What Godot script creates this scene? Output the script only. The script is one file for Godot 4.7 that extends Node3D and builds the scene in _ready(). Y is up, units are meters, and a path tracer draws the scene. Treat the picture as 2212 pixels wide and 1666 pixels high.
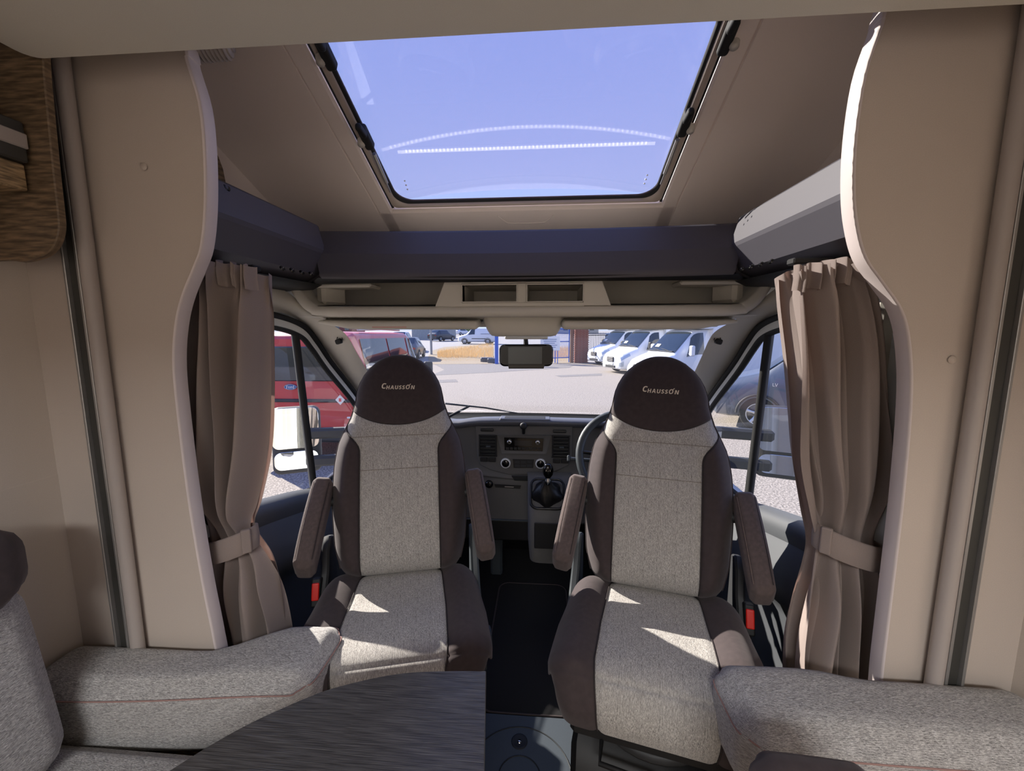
extends Node3D
# A motorhome cab seen from the lounge behind it. x runs across the vehicle (0 is its middle), y is up (0 is the cab floor), the vehicle drives towards -z.
const FW := 2212.0
const FH := 1666.0
const FL := 890.0
var eye := Vector3(0.08, 1.3, 0.0)
var eye_basis := Basis.from_euler(Vector3(deg_to_rad(-7.5), deg_to_rad(4.4), 0.0))
var to_sun := Vector3(-1.45, 1.03, -1.0).normalized()
const GROUND := -0.85
var mats := {}
var used_names := {}

# ---------------------------------------------------------------- pixels to points
func ray(px: float, py: float) -> Vector3:
	return eye_basis * Vector3((px - FW / 2.0) / FL, -(py - FH / 2.0) / FL, -1.0)
func pz(px: float, py: float, z: float) -> Vector3:
	var d := ray(px, py)
	return eye + d * ((z - eye.z) / d.z)
func on_x(px: float, py: float, x: float) -> Vector3:
	var d := ray(px, py)
	return eye + d * ((x - eye.x) / d.x)
func on_y(px: float, py: float, y: float) -> Vector3:
	var d := ray(px, py)
	return eye + d * ((y - eye.y) / d.y)

# ---------------------------------------------------------------- curves
func spline(p: Array, n: int, closed := false) -> Array:
	var out := []
	var m := p.size()
	var spans := m if closed else m - 1
	for i in n:
		var t := float(i) / (n if closed else n - 1) * spans
		var k := mini(int(t), spans - 1)
		var f := t - k
		var a = p[posmod(k - 1, m)] if closed else p[maxi(k - 1, 0)]
		var b = p[k % m]
		var c = p[(k + 1) % m]
		var d = p[(k + 2) % m] if closed else p[mini(k + 2, m - 1)]
		out.append((b * 2.0 + (c - a) * f + (a * 2.0 - b * 5.0 + c * 4.0 - d) * f * f + (b * 3.0 - a - c * 3.0 + d) * f * f * f) * 0.5)
	return out
func look_up(table: Array, t: float) -> float:
	for i in range(1, table.size()):
		if t <= table[i][0]:
			var f: float = clampf((t - table[i - 1][0]) / (table[i][0] - table[i - 1][0]), 0, 1)
			return lerpf(table[i - 1][1], table[i][1], f)
	return table[-1][1]
func smooth_up(table: Array, t: float) -> float:
	for i in range(1, table.size()):
		if t <= table[i][0]:
			var f: float = clampf((t - table[i - 1][0]) / (table[i][0] - table[i - 1][0]), 0, 1)
			return cubic_interpolate(table[i - 1][1], table[i][1], table[maxi(i - 2, 0)][1], table[mini(i + 1, table.size() - 1)][1], f)
	return table[-1][1]
func offset_loop(p: Array, by: float) -> Array:   # of Vector2, closed
	var area := 0.0
	for i in p.size():
		area += p[i].cross(p[(i + 1) % p.size()])
	var out := []
	for i in p.size():
		var d: Vector2 = (p[(i + 1) % p.size()] - p[posmod(i - 1, p.size())]).normalized()
		out.append(p[i] + Vector2(d.y, -d.x) * by * signf(area))
	return out
func round_rect(w: float, h: float, r: float, n := 5) -> PackedVector2Array:
	var out := PackedVector2Array()
	for q in 4:
		var c := Vector2([1, -1, -1, 1][q] * (w / 2 - r), [1, 1, -1, -1][q] * (h / 2 - r))
		for i in n + 1:
			out.append(c + Vector2.from_angle(PI / 2 * (q + float(i) / n)) * r)
	return out

# ---------------------------------------------------------------- shapes
class Shape:
	var v := PackedVector3Array()
	var uv := PackedVector2Array()
	var ix := PackedInt32Array()
	var g := PackedInt32Array()
	var groups := 1
	func tri(a: int, b: int, c: int) -> void:
		ix.append_array(PackedInt32Array([a, b, c]))
	func face(p: Array) -> void:   # flat convex polygon
		var at := v.size()
		for q in p:
			v.append(q)
			uv.append(Vector2(q.x, q.y))
			g.append(groups)
		groups += 1
		for i in range(1, p.size() - 1):
			tri(at, at + i, at + i + 1)
	func flat(p: Array, across: Vector3, up: Vector3) -> void:   # flat polygon of any outline
		var two := PackedVector2Array()
		for q in p:
			two.append(Vector2(q.dot(across), q.dot(up)))
		var t := Geometry2D.triangulate_polygon(two)
		var at := v.size()
		for q in p:
			v.append(q)
			uv.append(Vector2(q.x, q.y))
			g.append(groups)
		groups += 1
		for i in range(0, t.size(), 3):
			tri(at + t[i], at + t[i + 1], at + t[i + 2])
	func patch(rows: Array, closed := false, group := 0) -> void:   # smooth sheet; closed joins the ends of each row
		var at := v.size()
		var nc: int = rows[0].size()
		if group == 0:
			group = groups
			groups += 1
		for r in rows.size():
			for c in nc:
				v.append(rows[r][c])
				uv.append(Vector2(float(c) / maxi(nc - 1, 1), float(r) / maxi(rows.size() - 1, 1)))
				g.append(group)
		for r in rows.size() - 1:
			for c in (nc if closed else nc - 1):
				var a := at + r * nc + c
				var b := at + r * nc + (c + 1) % nc
				tri(a, b, a + nc)
				tri(b, b + nc, a + nc)
	func strips(rows: Array, closed := false) -> void:   # like patch, creased along every row
		for r in rows.size() - 1:
			patch([rows[r], rows[r + 1]], closed)
	func box(c: Vector3, s: Vector3, b := 0.003, bs := Basis()) -> void:
		var h := s / 2.0
		b = minf(b, 0.45 * minf(s.x, minf(s.y, s.z)))
		var at := func(sg: Vector3, axis: int) -> Vector3:
			var p := h * sg
			for k in 3:
				if k != axis:
					p[k] -= b * sg[k]
			return c + bs * p
		for axis in 3:
			var k := (axis + 1) % 3
			var l := (axis + 2) % 3
			for side in [-1.0, 1.0]:
				var q := []
				for pair in [[-1, -1], [1, -1], [1, 1], [-1, 1]]:
					var sg := Vector3.ZERO
					sg[axis] = side
					sg[k] = pair[0]
					sg[l] = pair[1]
					q.append(at.call(sg, axis))
				if side > 0:
					q.reverse()
				face(q)
			for pair in [[-1, -1], [1, -1], [1, 1], [-1, 1]]:
				var a := Vector3.ZERO
				a[k] = pair[0]
				a[l] = pair[1]
				var z := a
				a[axis] = -1
				z[axis] = 1
				var q := [at.call(a, k), at.call(z, k), at.call(z, l), at.call(a, l)]
				if pair[0] * pair[1] < 0:
					q.reverse()
				face(q)
		for i in 8:
			var sg := Vector3(1 if i & 1 else -1, 1 if i & 2 else -1, 1 if i & 4 else -1)
			var q := [at.call(sg, 0), at.call(sg, 1), at.call(sg, 2)]
			if sg.x * sg.y * sg.z > 0:
				q.reverse()
			face(q)
	func prism(o: Array, t: Transform3D, depth: float, b := 0.0) -> void:   # outline in t's xy, running from z 0 to depth
		var levels := [[0.0, b], [b, 0.0], [depth - b, 0.0], [depth, b]] if b > 0 else [[0.0, 0.0], [depth, 0.0]]
		var area := 0.0
		for i in o.size():
			area += o[i].cross(o[(i + 1) % o.size()])
		var rows := []
		for lv in levels:
			var row := []
			for i in o.size():
				var d: Vector2 = (o[(i + 1) % o.size()] - o[posmod(i - 1, o.size())]).normalized()
				var p: Vector2 = o[i] - Vector2(d.y, -d.x) * lv[1] * signf(area)
				row.append(t * Vector3(p.x, p.y, lv[0]))
			rows.append(row)
		for r in rows.size() - 1:
			patch([rows[r], rows[r + 1]], true)
		flat(rows[0], t.basis.x.normalized(), t.basis.y.normalized())
		flat(rows[-1], t.basis.x.normalized(), t.basis.y.normalized())
	func tube(p: Array, r, n := 10, caps := true, flat_by := 1.0) -> void:
		var rows := []
		var side := Vector3.ZERO
		for i in p.size():
			var d: Vector3 = (p[mini(i + 1, p.size() - 1)] - p[maxi(i - 1, 0)]).normalized()
			if side == Vector3.ZERO:
				side = d.cross(Vector3.UP if absf(d.y) < 0.9 else Vector3.RIGHT).normalized()
			side = (side - d * side.dot(d)).normalized()
			var up := d.cross(side)
			var row := []
			var rad: float = r[i] if r is Array else r
			for k in n:
				var a := TAU * k / n
				row.append(p[i] + (side * cos(a) + up * sin(a) * flat_by) * rad)
			rows.append(row)
		patch(rows, true)
		if caps:
			face(rows[0])
			face(rows[-1])
	func lathe(profile: Array, n: int, t: Transform3D) -> void:   # (radius, height along t's y)
		var rows := []
		for q in profile:
			var row := []
			for k in n:
				row.append(t * Vector3(cos(TAU * k / n) * q.x, q.y, sin(TAU * k / n) * q.x))
			rows.append(row)
		patch(rows, true)
	func soft(c: Vector3, s: Vector3, r: float, puff := 0.0, bs := Basis(), n := 8, bend = null) -> void:   # rounded, slightly stuffed block
		var h := s / 2.0
		var group := groups
		groups += 1
		for axis in 3:
			var k := (axis + 1) % 3
			var l := (axis + 2) % 3
			var marks := []
			for ax in [k, l]:
				var m := []
				for i in 4:
					m.append(-h[ax] + r * (1.0 - tan(PI / 4 * (1.0 - i / 3.0))))
				for i in range(1, n):
					m.append(lerpf(-h[ax] + r, h[ax] - r, float(i) / n))
				for i in 4:
					m.append(h[ax] - r * (1.0 - tan(PI / 4 * i / 3.0)))
				marks.append(m)
			for side in [-1.0, 1.0]:
				var rows := []
				for a in marks[0]:
					var row := []
					for b in marks[1]:
						var p := Vector3.ZERO
						p[axis] = side * h[axis]
						p[k] = a
						p[l] = b
						var inner := p.clamp(Vector3.ONE * r - h, h - Vector3.ONE * r)
						var q := inner + (p - inner).normalized() * r
						var f := Vector3(1 - pow(absf(p.x) / h.x, 3), 1 - pow(absf(p.y) / h.y, 3), 1 - pow(absf(p.z) / h.z, 3))
						q[axis] += side * puff * sqrt(maxf(f[k] * f[l], 0.0))
						if bend != null:
							q = bend.call(q)
						row.append(c + bs * q)
					if side < 0:
						row.reverse()
					rows.append(row)
				patch(rows, false, group)
	func add(o: Shape, t: Transform3D) -> void:
		var at := v.size()
		for q in o.v:
			v.append(t * q)
		uv.append_array(o.uv)
		for q in o.g:
			g.append(q + groups)
		groups += o.groups
		for i in o.ix:
			ix.append(i + at)
	func mesh() -> ArrayMesh:
		var sums := {}
		var keys := []
		keys.resize(v.size())
		for i in v.size():
			keys[i] = Vector4i(roundi(v[i].x * 20000), roundi(v[i].y * 20000), roundi(v[i].z * 20000), g[i])
		for i in range(0, ix.size(), 3):
			var a := v[ix[i]]
			var n := (v[ix[i + 2]] - a).cross(v[ix[i + 1]] - a)
			for k in 3:
				var key = keys[ix[i + k]]
				sums[key] = sums.get(key, Vector3.ZERO) + n
		var ns := PackedVector3Array()
		ns.resize(v.size())
		for i in v.size():
			var s: Vector3 = sums.get(keys[i], Vector3.UP)
			ns[i] = s.normalized() if s.length_squared() > 1e-24 else Vector3.UP
		var arrays := []
		arrays.resize(Mesh.ARRAY_MAX)
		arrays[Mesh.ARRAY_VERTEX] = v
		arrays[Mesh.ARRAY_NORMAL] = ns
		arrays[Mesh.ARRAY_TEX_UV] = uv
		arrays[Mesh.ARRAY_INDEX] = ix
		var m := ArrayMesh.new()
		m.add_surface_from_arrays(Mesh.PRIMITIVE_TRIANGLES, arrays)
		return m

# ---------------------------------------------------------------- scene tree
func numbered(called: String) -> String:
	var n: int = used_names.get(called, 0)
	used_names[called] = n + 1
	return called if n == 0 else "%s_%03d" % [called, n]
func put(called: String, s: Shape, m: Material, parent: Node = null) -> MeshInstance3D:
	var o := MeshInstance3D.new()
	o.name = numbered(called) if parent == null else called
	o.mesh = s.mesh()
	o.material_override = m
	(parent if parent else self).add_child(o, true)
	return o
func thing(called: String, label: String, category: String, at := Vector3.ZERO, turn := 0.0, group := "") -> Node3D:
	var o := Node3D.new()
	o.name = numbered(called)
	add_child(o)
	o.position = at
	o.rotation.y = turn
	tag(o, label, category, group)
	return o
func tag(o: Node, label: String, category: String, group := "") -> void:
	o.set_meta("label", label)
	o.set_meta("category", category)
	if group:
		o.set_meta("group", group)
func setting(called: String, label := "", category := "") -> Node3D:
	var o := Node3D.new()
	o.name = numbered(called)
	add_child(o)
	o.set_meta("kind", "structure")
	if label:
		o.set_meta("label", label)
	if category:
		o.set_meta("category", category)
	return o

# ---------------------------------------------------------------- materials
func paint(color: String, rough := 0.6, more := {}) -> StandardMaterial3D:
	var m := StandardMaterial3D.new()
	m.albedo_color = Color(color)
	m.roughness = rough
	m.cull_mode = BaseMaterial3D.CULL_DISABLED
	for k in more:
		m.set(k, more[k])
	return m
func grey_texture(n: int, f: Callable) -> ImageTexture:
	var d := PackedByteArray()
	d.resize(n * n)
	for y in n:
		for x in n:
			d[y * n + x] = clampi(int(f.call(x, y) * 255.0), 0, 255)
	return ImageTexture.create_from_image(Image.create_from_data(n, n, false, Image.FORMAT_L8, d))
func noise_tex(n: int, freq: float, octaves: int, lo: float, hi: float, sx := 1.0, sy := 1.0, seed_ := 3) -> ImageTexture:
	var noise := FastNoiseLite.new()
	noise.seed = seed_
	noise.frequency = freq
	noise.fractal_octaves = octaves
	var w := 24.0
	return grey_texture(n, func(x, y):
		var a := noise.get_noise_2d(x * sx, y * sy)
		var bx := maxf(0.0, (x - n + w) / w)
		var by := maxf(0.0, (y - n + w) / w)
		if bx > 0: a = lerpf(a, noise.get_noise_2d((x - n) * sx, y * sy), bx)
		if by > 0: a = lerpf(a, noise.get_noise_2d(x * sx, (y - n) * sy), by)
		return lerpf(lo, hi, clampf(a * 0.9 + 0.5, 0.0, 1.0)))
func tweed(n: int, seed_: int, upright: bool) -> Array:   # colour and relief of a woven cloth with short dark slubs
	var rng := RandomNumberGenerator.new()
	rng.seed = seed_
	var c := PackedByteArray()
	c.resize(n * n)
	var h := PackedByteArray()
	h.resize(n * n)
	for y in n:
		var run := 0
		var tone := 0.0
		for x in n:
			if run <= 0:
				run = rng.randi_range(3, 13)
				tone = rng.randfn(0.0, 0.16)
			run -= 1
			var weave := 0.10 * sin(x * TAU / 4.0 + (y % 2) * PI) + 0.08 * sin(y * TAU / 4.0)
			var val := 0.72 + tone + weave + rng.randfn(0.0, 0.05)
			var at := x * n + y if upright else y * n + x
			c[at] = clampi(int(val * 255), 60, 255)
			h[at] = clampi(int((0.5 + weave * 2.0 + tone) * 255), 0, 255)
	return [ImageTexture.create_from_image(Image.create_from_data(n, n, false, Image.FORMAT_L8, c)), ImageTexture.create_from_image(Image.create_from_data(n, n, false, Image.FORMAT_L8, h))]
func textured(color: String, rough: float, tex: Texture2D, scale: float, bump: Texture2D = null, bump_cm := 0.0, more := {}) -> StandardMaterial3D:
	var m := paint(color, rough, more)
	m.albedo_texture = tex
	m.uv1_triplanar = true
	m.uv1_scale = Vector3.ONE * scale
	if bump:
		m.heightmap_enabled = true
		m.heightmap_texture = bump
		m.heightmap_scale = bump_cm
	return m
func glass(color: String, alpha: float, more := {}) -> StandardMaterial3D:
	var m := paint(color, 0.02, more)
	m.albedo_color.a = alpha
	m.transparency = BaseMaterial3D.TRANSPARENCY_ALPHA
	return m
func make_materials() -> void:
	var tw := tweed(256, 11, false)
	var tu := tweed(256, 12, true)
	var fine := noise_tex(256, 0.25, 2, 0.86, 1.0, 1, 1, 5)
	var even := noise_tex(256, 0.2, 2, 0.965, 1.0, 1, 1, 6)
	var blotch := noise_tex(256, 0.03, 4, 0.86, 1.0, 1, 1, 8)
	mats.tweed = textured("d8d5d3", 0.95, tw[0], 9.0, tw[1], 0.12, {"rim_enabled": true, "rim": 0.3})
	mats.tweed_seat = textured("ddd8d2", 0.95, tu[0], 11.0, tu[1], 0.08, {"rim_enabled": true, "rim": 0.3})
	mats.suede = textured("3b3132", 0.9, blotch, 6.0, fine, 0.05, {"rim_enabled": true, "rim": 0.6})
	mats.suede_arm = textured("564a48", 0.9, blotch, 9.0, fine, 0.05, {"rim_enabled": true, "rim": 0.6})
	mats.piping = paint("2a2324", 0.8)
	mats.thread = paint("ddd2bf", 0.6)
	mats.stitch = paint("6f605a", 0.8)
	mats.cloth_seam = paint("857b72", 0.9)
	mats.red_seam = paint("967872", 0.9)
	mats.curtain = textured("a3958f", 0.95, fine, 14.0, fine, 0.03, {"rim_enabled": true, "rim": 0.3, "backlight_enabled": true, "backlight": Color("a08880")})
	mats.lining = textured("e4d7cf", 0.75, even, 14.0)
	mats.panel = textured("c3b7ad", 0.55, even, 9.0)
	mats.wall = textured("c9beb3", 0.7, even, 9.0)
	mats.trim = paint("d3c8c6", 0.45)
	mats.bed = textured("dcd8ce", 0.7, even, 12.0)
	mats.cab = textured("cfcabf", 0.8, fine, 16.0)
	mats.cab_plastic = paint("c5c1b8", 0.65)
	mats.ring = paint("d4d6d8", 0.3)
	mats.black = paint("0d0d0f", 0.6)
	mats.locker = textured("4f4d55", 0.55, even, 20.0, fine, 0.01)
	mats.seal = paint("101112", 0.7)
	mats.metal_white = paint("d8dad8", 0.35)
	mats.dash = textured("62605e", 0.8, fine, 30.0, fine, 0.02)
	mats.dash_top_sky = textured("5c5e66", 0.5, fine, 30.0, fine, 0.03)  # bluish reflection of the sky is mixed into this grey
	mats.dash_dark = paint("1b1b1c", 0.4)
	mats.gloss = paint("0a0a0b", 0.12)
	mats.chrome = paint("d9dbde", 0.18, {"metallic": 1.0})
	mats.mirror = paint("e8ecec", 0.01, {"metallic": 1.0})
	mats.alu = paint("a8a6a4", 0.4, {"metallic": 0.7})
	mats.rail_dark = paint("3a3936", 0.5)
	mats.rail_tube = paint("a59c97", 0.5)
	mats.door = textured("4e5155", 0.55, fine, 30.0, fine, 0.02)
	mats.leather = paint("161516", 0.35)
	mats.red = paint("d0281f", 0.35)
	mats.plastic_grey = paint("3a4044", 0.5)
	mats.carpet = textured("141315", 1.0, noise_tex(256, 0.4, 2, 0.5, 1.0), 12.0)
	mats.floor = textured("3b434b", 0.55, fine, 8.0)
	mats.floor_line = paint("14171a", 0.6)
	mats.white = textured("f4efe6", 0.9, fine, 20.0)
	var grain := noise_tex(512, 0.012, 4, 0.55, 1.0, 1.0, 9.0, 21)
	var grain_fine := noise_tex(512, 0.03, 3, 0.5, 1.0, 0.16, 11.0, 22)
	mats.wood = textured("8c755c", 0.5, grain, 2.2)
	mats.wood_pale = textured("bda079", 0.5, grain, 2.6)
	mats.table = textured("605e5e", 0.28, grain_fine, 4.5, grain_fine, 0.05)
	mats.table_edge = paint("4c4640", 0.5)
	mats.pane = glass("dfe6e4", 0.015)
	mats.screen_pane = glass("c8d2c8", 0.03)
	mats.sky_pane = glass("c9a9c8", 0.2)
	mats.led = paint("ffffff", 0.5, {"emission_enabled": true, "emission": Color("fff4e6"), "emission_energy_multiplier": 4.5})
	mats.display = paint("23262a", 0.15)
	# outside
	var stone := noise_tex(512, 0.42, 2, 0.52, 1.06, 1, 1, 31)
	mats.asphalt = textured("b4aa9d", 0.95, stone, 0.16, stone, 0.6)
	mats.shadow_and_marks = textured("948f8a", 0.95, stone, 0.16)
	mats.road = textured("b6b3b0", 0.9, stone, 0.1)
	mats.soil = textured("b5a488", 1.0, stone, 0.3)
	mats.verge = paint("e6c88f", 1.0, {"vertex_color_use_as_albedo": false, "backlight_enabled": true, "backlight": Color("6a5020")})
	mats.van_white = paint("dadde0", 0.25, {"clearcoat_enabled": true, "clearcoat": 0.6})
	mats.van_red = paint("b32228", 0.28, {"clearcoat_enabled": true, "clearcoat": 0.7})
	mats.van_grey = paint("4d5766", 0.25, {"metallic": 0.3, "clearcoat_enabled": true, "clearcoat": 0.8})
	mats.car_dark = paint("2b3038", 0.25, {"clearcoat_enabled": true, "clearcoat": 0.7})
	mats.car_blue = paint("2d4a74", 0.25, {"clearcoat_enabled": true, "clearcoat": 0.7})
	mats.car_glass = paint("1a242c", 0.03, {"metallic_specular": 0.9})
	mats.lamp_glass = paint("aebac4", 0.08, {"metallic": 0.4})
	mats.tyre = paint("1c1c1d", 0.85)
	mats.rim = paint("c4c8cc", 0.3, {"metallic": 0.8})
	mats.bumper = paint("2a2b2d", 0.6)
	mats.tail = paint("a01818", 0.2)
	mats.logo = paint("27548f", 0.3)
	mats.fence = textured("d0d3cf", 0.9, grain, 0.8)
	mats.steel_blue = paint("1f57b8", 0.4)
	mats.lamp_post = paint("8a8f92", 0.5)
	mats.brick = textured("8a5244", 0.9, blotch, 1.5)
	mats.mortar = paint("a49b90", 0.95)
	mats.leaf = paint("5d7040", 0.8)
	mats.house = paint("c7bda9", 0.9)
	mats.roof_tile = paint("8f4b3c", 0.9)

func _ready() -> void:
	var cam := Camera3D.new()
	cam.name = "camera"
	cam.fov = rad_to_deg(2.0 * atan(FH / 2.0 / FL))
	cam.position = eye
	cam.basis = eye_basis
	cam.near = 0.02
	cam.far = 600.0
	add_child(cam)
	cam.current = true
	var sky_mat := ProceduralSkyMaterial.new()
	sky_mat.sky_top_color = Color("7690dc")
	sky_mat.sky_horizon_color = Color("b4c4e4")
	sky_mat.sky_curve = 0.25
	sky_mat.ground_bottom_color = Color("6a655c")
	sky_mat.ground_horizon_color = Color("a9a79f")
	sky_mat.sun_angle_max = 0.1
	var sky := Sky.new()
	sky.sky_material = sky_mat
	var env := Environment.new()
	env.background_mode = Environment.BG_SKY
	env.sky = sky
	env.background_energy_multiplier = 1.45
	env.tonemap_mode = Environment.TONE_MAPPER_LINEAR
	env.tonemap_exposure = 1.25
	env.sdfgi_enabled = true
	env.ssao_enabled = true
	env.ssil_enabled = true
	var we := WorldEnvironment.new()
	we.name = "world_environment"
	we.environment = env
	add_child(we)
	var sun := DirectionalLight3D.new()
	sun.name = "sun"
	sun.light_energy = 3.4
	sun.light_color = Color("fff7ec")
	sun.light_angular_distance = 0.53
	sun.shadow_enabled = true
	sun.basis = Basis.looking_at(-to_sun)
	sun.sky_mode = DirectionalLight3D.SKY_MODE_LIGHT_ONLY
	add_child(sun)
	make_materials()
	build_shell()
	build_cab()
	build_skylight()
	build_lockers()
	build_seats()
	build_curtains()
	build_dash()
	build_lounge()
	build_mirrors()
	build_ground()
	build_vehicles()
	build_street()

func added_fill_lamp(label: String, at: Vector3, size: Vector2, energy: float) -> void:  # unseen overhead lamp, added to brighten the interior
	var t := thing("added_fill_lamp", label, "lamp", at)
	var s := Shape.new()
	s.box(Vector3(0, -0.008, 0), Vector3(size.x + 0.03, 0.016, size.y + 0.03), 0.004)
	put("frame", s, mats.alu, t)
	s = Shape.new()
	s.box(Vector3(0, -0.019, 0), Vector3(size.x, 0.006, size.y), 0.002)
	var m := paint("ffffff", 0.5, {"emission_enabled": true, "emission": Color("ffffff"), "emission_energy_multiplier": 3.0})
	put("diffuser", s, m, t)
	var l := AreaLight3D.new()
	l.name = "fill_light"
	l.area_size = size
	l.light_energy = energy
	l.light_color = Color("ffffff")
	l.area_range = 12.0
	l.area_attenuation = 2.0
	l.shadow_enabled = true
	t.add_child(l)
	l.position = Vector3(0, -0.03, 0)
	l.rotation.x = -PI / 2

# ================================================================ the lounge's shell
func slab(called: String, parent: Node, m: Material, a: Vector3, b: Vector3) -> MeshInstance3D:
	var s := Shape.new()
	s.box((a + b) / 2, (b - a).abs(), 0.002)
	return put(called, s, m, parent)
func build_shell() -> void:
	var back := 2.7
	# floor: vinyl of the lounge, the cab's well in front of it
	var fl := setting("floor")
	slab("lounge_floor", fl, mats.wood, Vector3(-1.12, -0.06, -0.98), Vector3(1.12, 0.0, back))
	slab("cab_floor", fl, mats.carpet, Vector3(-1.0, -0.06, -2.4), Vector3(1.0, -0.012, -0.98))
	slab("underbody", fl, mats.black, Vector3(-1.0, -0.2, -2.6), Vector3(1.0, -0.06, back))
	# side walls each with an unseen window added for fill light, behind the camera
	for s in [-1, 1]:
		var w := setting("wall_left" if s < 0 else "wall_right")
		var x0: float = 1.085 * s
		var x1: float = 1.15 * s
		var win := [0.25, 1.15, 0.95, 1.5]
		slab("lower_wall", w, mats.wall, Vector3(x0, -0.1, -0.93), Vector3(x1, win[2] + 0.01, back))
		slab("upper_wall", w, mats.wall, Vector3(x0, win[3] - 0.01, -0.93), Vector3(x1, 2.12, back))
		slab("cab_end_wall", w, mats.wall, Vector3(x0 + 0.0005 * s, win[2] - 0.01, -0.93), Vector3(x1, win[3] + 0.01, win[0]))
		slab("rear_end_wall", w, mats.wall, Vector3(x0 + 0.0005 * s, win[2] - 0.01, win[1]), Vector3(x1, win[3] + 0.01, back))
		var wd := setting("window_5" if s < 0 else "window_6")
		var f := Shape.new()
		for q in [[win[0], win[2], win[1], win[2]], [win[0], win[3], win[1], win[3]]]:
			f.box(Vector3(x0, q[1], (q[0] + q[2]) / 2), Vector3(0.05, 0.04, q[2] - q[0]), 0.005)
		for q in [win[0], win[1]]:
			f.box(Vector3(x0, (win[2] + win[3]) / 2, q), Vector3(0.05, win[3] - win[2], 0.04), 0.005)
		put("window_frame", f, mats.trim, wd)
		slab("pane", wd, mats.pane, Vector3(x1 - 0.004 * s, win[2], win[0]), Vector3(x1, win[3], win[1]))
	slab("rear_wall", setting("wall_back"), mats.wall, Vector3(-1.15, -0.1, back), Vector3(1.15, 2.12, back + 0.06))
	slab("roof_lining", setting("ceiling"), mats.wall, Vector3(-1.15, 2.08, -0.8), Vector3(1.15, 2.14, back))
	added_fill_lamp("added flat rectangular fill lamp, unseen over the lounge behind the camera", Vector3(0, 2.08, 1.5), Vector2(0.9, 0.5), 5.2)
	# the raised drop-down bed, its pale underside above the lounge
	var bed := thing("drop_down_bed", "pale beige underside of a raised drop-down bed above the lounge", "bed", Vector3(0, 1.81, 0))
	var s := Shape.new()
	# a shallow moulded tray: rim at the edges, a raised middle
	var levels := [[0.0, 0.0, 0.11], [0.0, 0.012, 0.006], [0.0, 0.02, 0.0], [0.0, 0.24, 0.0], [0.0, 0.30, 0.018], [0.0, 0.55, 0.018]]
	var rows := []
	for lv in levels:
		var o := round_rect(1.82 - lv[1] * 2, 1.75 - lv[1] * 2, 0.02 + lv[1] * 0.3, 4)
		var row := []
		for p in o:
			row.append(Vector3(p.x, lv[2], p.y + 0.075))
		rows.append(row)
	for r in rows.size() - 1:
		s.patch([rows[r], rows[r + 1]], true)
	s.flat(rows[-1], Vector3.RIGHT, Vector3.BACK)
	put("underside", s, mats.bed, bed)
	s = Shape.new()
	s.soft(Vector3(0, 0.17, 0.075), Vector3(1.78, 0.12, 1.68), 0.04, 0.01)
	put("mattress", s, mats.white, bed)
	# the two partition panels between lounge and cab
	for side in [-1, 1]:
		var w := setting("wall_partition", "pale partition panel with a waved edge beside the %s seat" % ("passenger" if side < 0 else "driver"), "wall panel")
		var ed := []
		var px_l := [[400, 95], [405, 130], [432, 220], [443, 320], [445, 440], [437, 530], [420, 580], [396, 640], [382, 700], [377, 780], [385, 880], [410, 1080], [440, 1260], [462, 1370], [480, 1480]]
		var px_r := [[1915, 10], [1905, 50], [1868, 160], [1847, 300], [1843, 420], [1852, 500], [1870, 560], [1905, 610], [1945, 670], [1962, 740], [1966, 860], [1950, 1060], [1928, 1250], [1905, 1440], [1895, 1540]]
		for p in (px_l if side < 0 else px_r):
			var q := pz(p[0], p[1], -0.87)
			ed.append(Vector2(q.x, q.y))
		ed.push_front(Vector2(ed[0].x + 0.05 * side, 2.1))
		ed.append(Vector2(ed[-1].x, 0.0))
		ed = spline(ed, 70)
		var sh := Shape.new()
		for z in [-0.87, -0.896]:
			var inner_edge := []
			var outer_edge := []
			for p in ed:
				inner_edge.append(Vector3(p.x, p.y, z))
				outer_edge.append(Vector3(1.10 * side, p.y, z))
			sh.patch([inner_edge, outer_edge])
		put("panel_board", sh, mats.panel, w)
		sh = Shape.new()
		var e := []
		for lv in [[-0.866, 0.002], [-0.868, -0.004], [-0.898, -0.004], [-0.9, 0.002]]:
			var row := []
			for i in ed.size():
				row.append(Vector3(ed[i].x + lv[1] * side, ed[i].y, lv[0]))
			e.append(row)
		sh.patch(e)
		put("painted_lit_edge", sh, mats.trim, w)  # panel edge painted lighter than its board, imitating light from the cab
		# a cover cap on the board
		sh = Shape.new()
		var c := pz(2057, 777, -0.868) if side > 0 else pz(310, 360, -0.868)
		sh.lathe([Vector2(0, 0.003), Vector2(0.006, 0.003), Vector2(0.008, 0.0)], 14, Transform3D(Basis(Vector3.RIGHT, PI / 2), c))
		put("cover_cap", sh, mats.panel, w)
		# the bed's lifting rail beside it
		var t := thing("bed_guide_rail", "upright dark channel and grey tube guiding the bed on the %s side" % ("passenger" if side < 0 else "driver"), "rail", Vector3(0.945 * side, 0.5, -0.852))
		sh = Shape.new()
		for q in [[-0.016, 0.006, 0.02], [0.016, 0.006, 0.02]]:
			sh.box(Vector3(q[0], 0.72, 0), Vector3(q[1], 1.46, q[2]), 0.001)
		put("channel", sh, mats.alu, t)
		sh = Shape.new()
		sh.box(Vector3(0, 0.72, -0.004), Vector3(0.026, 1.46, 0.01), 0.001)
		put("channel_strip", sh, mats.rail_dark, t)
		sh = Shape.new()
		sh.tube([Vector3(-0.034 * side, 0.0, 0.002), Vector3(-0.034 * side, 1.45, 0.002)], 0.0145, 14)
		put("tube", sh, mats.rail_tube, t)
		sh = Shape.new()
		sh.box(Vector3(-0.002, 0.005, 0.006), Vector3(0.04, 0.03, 0.03), 0.004)
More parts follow.
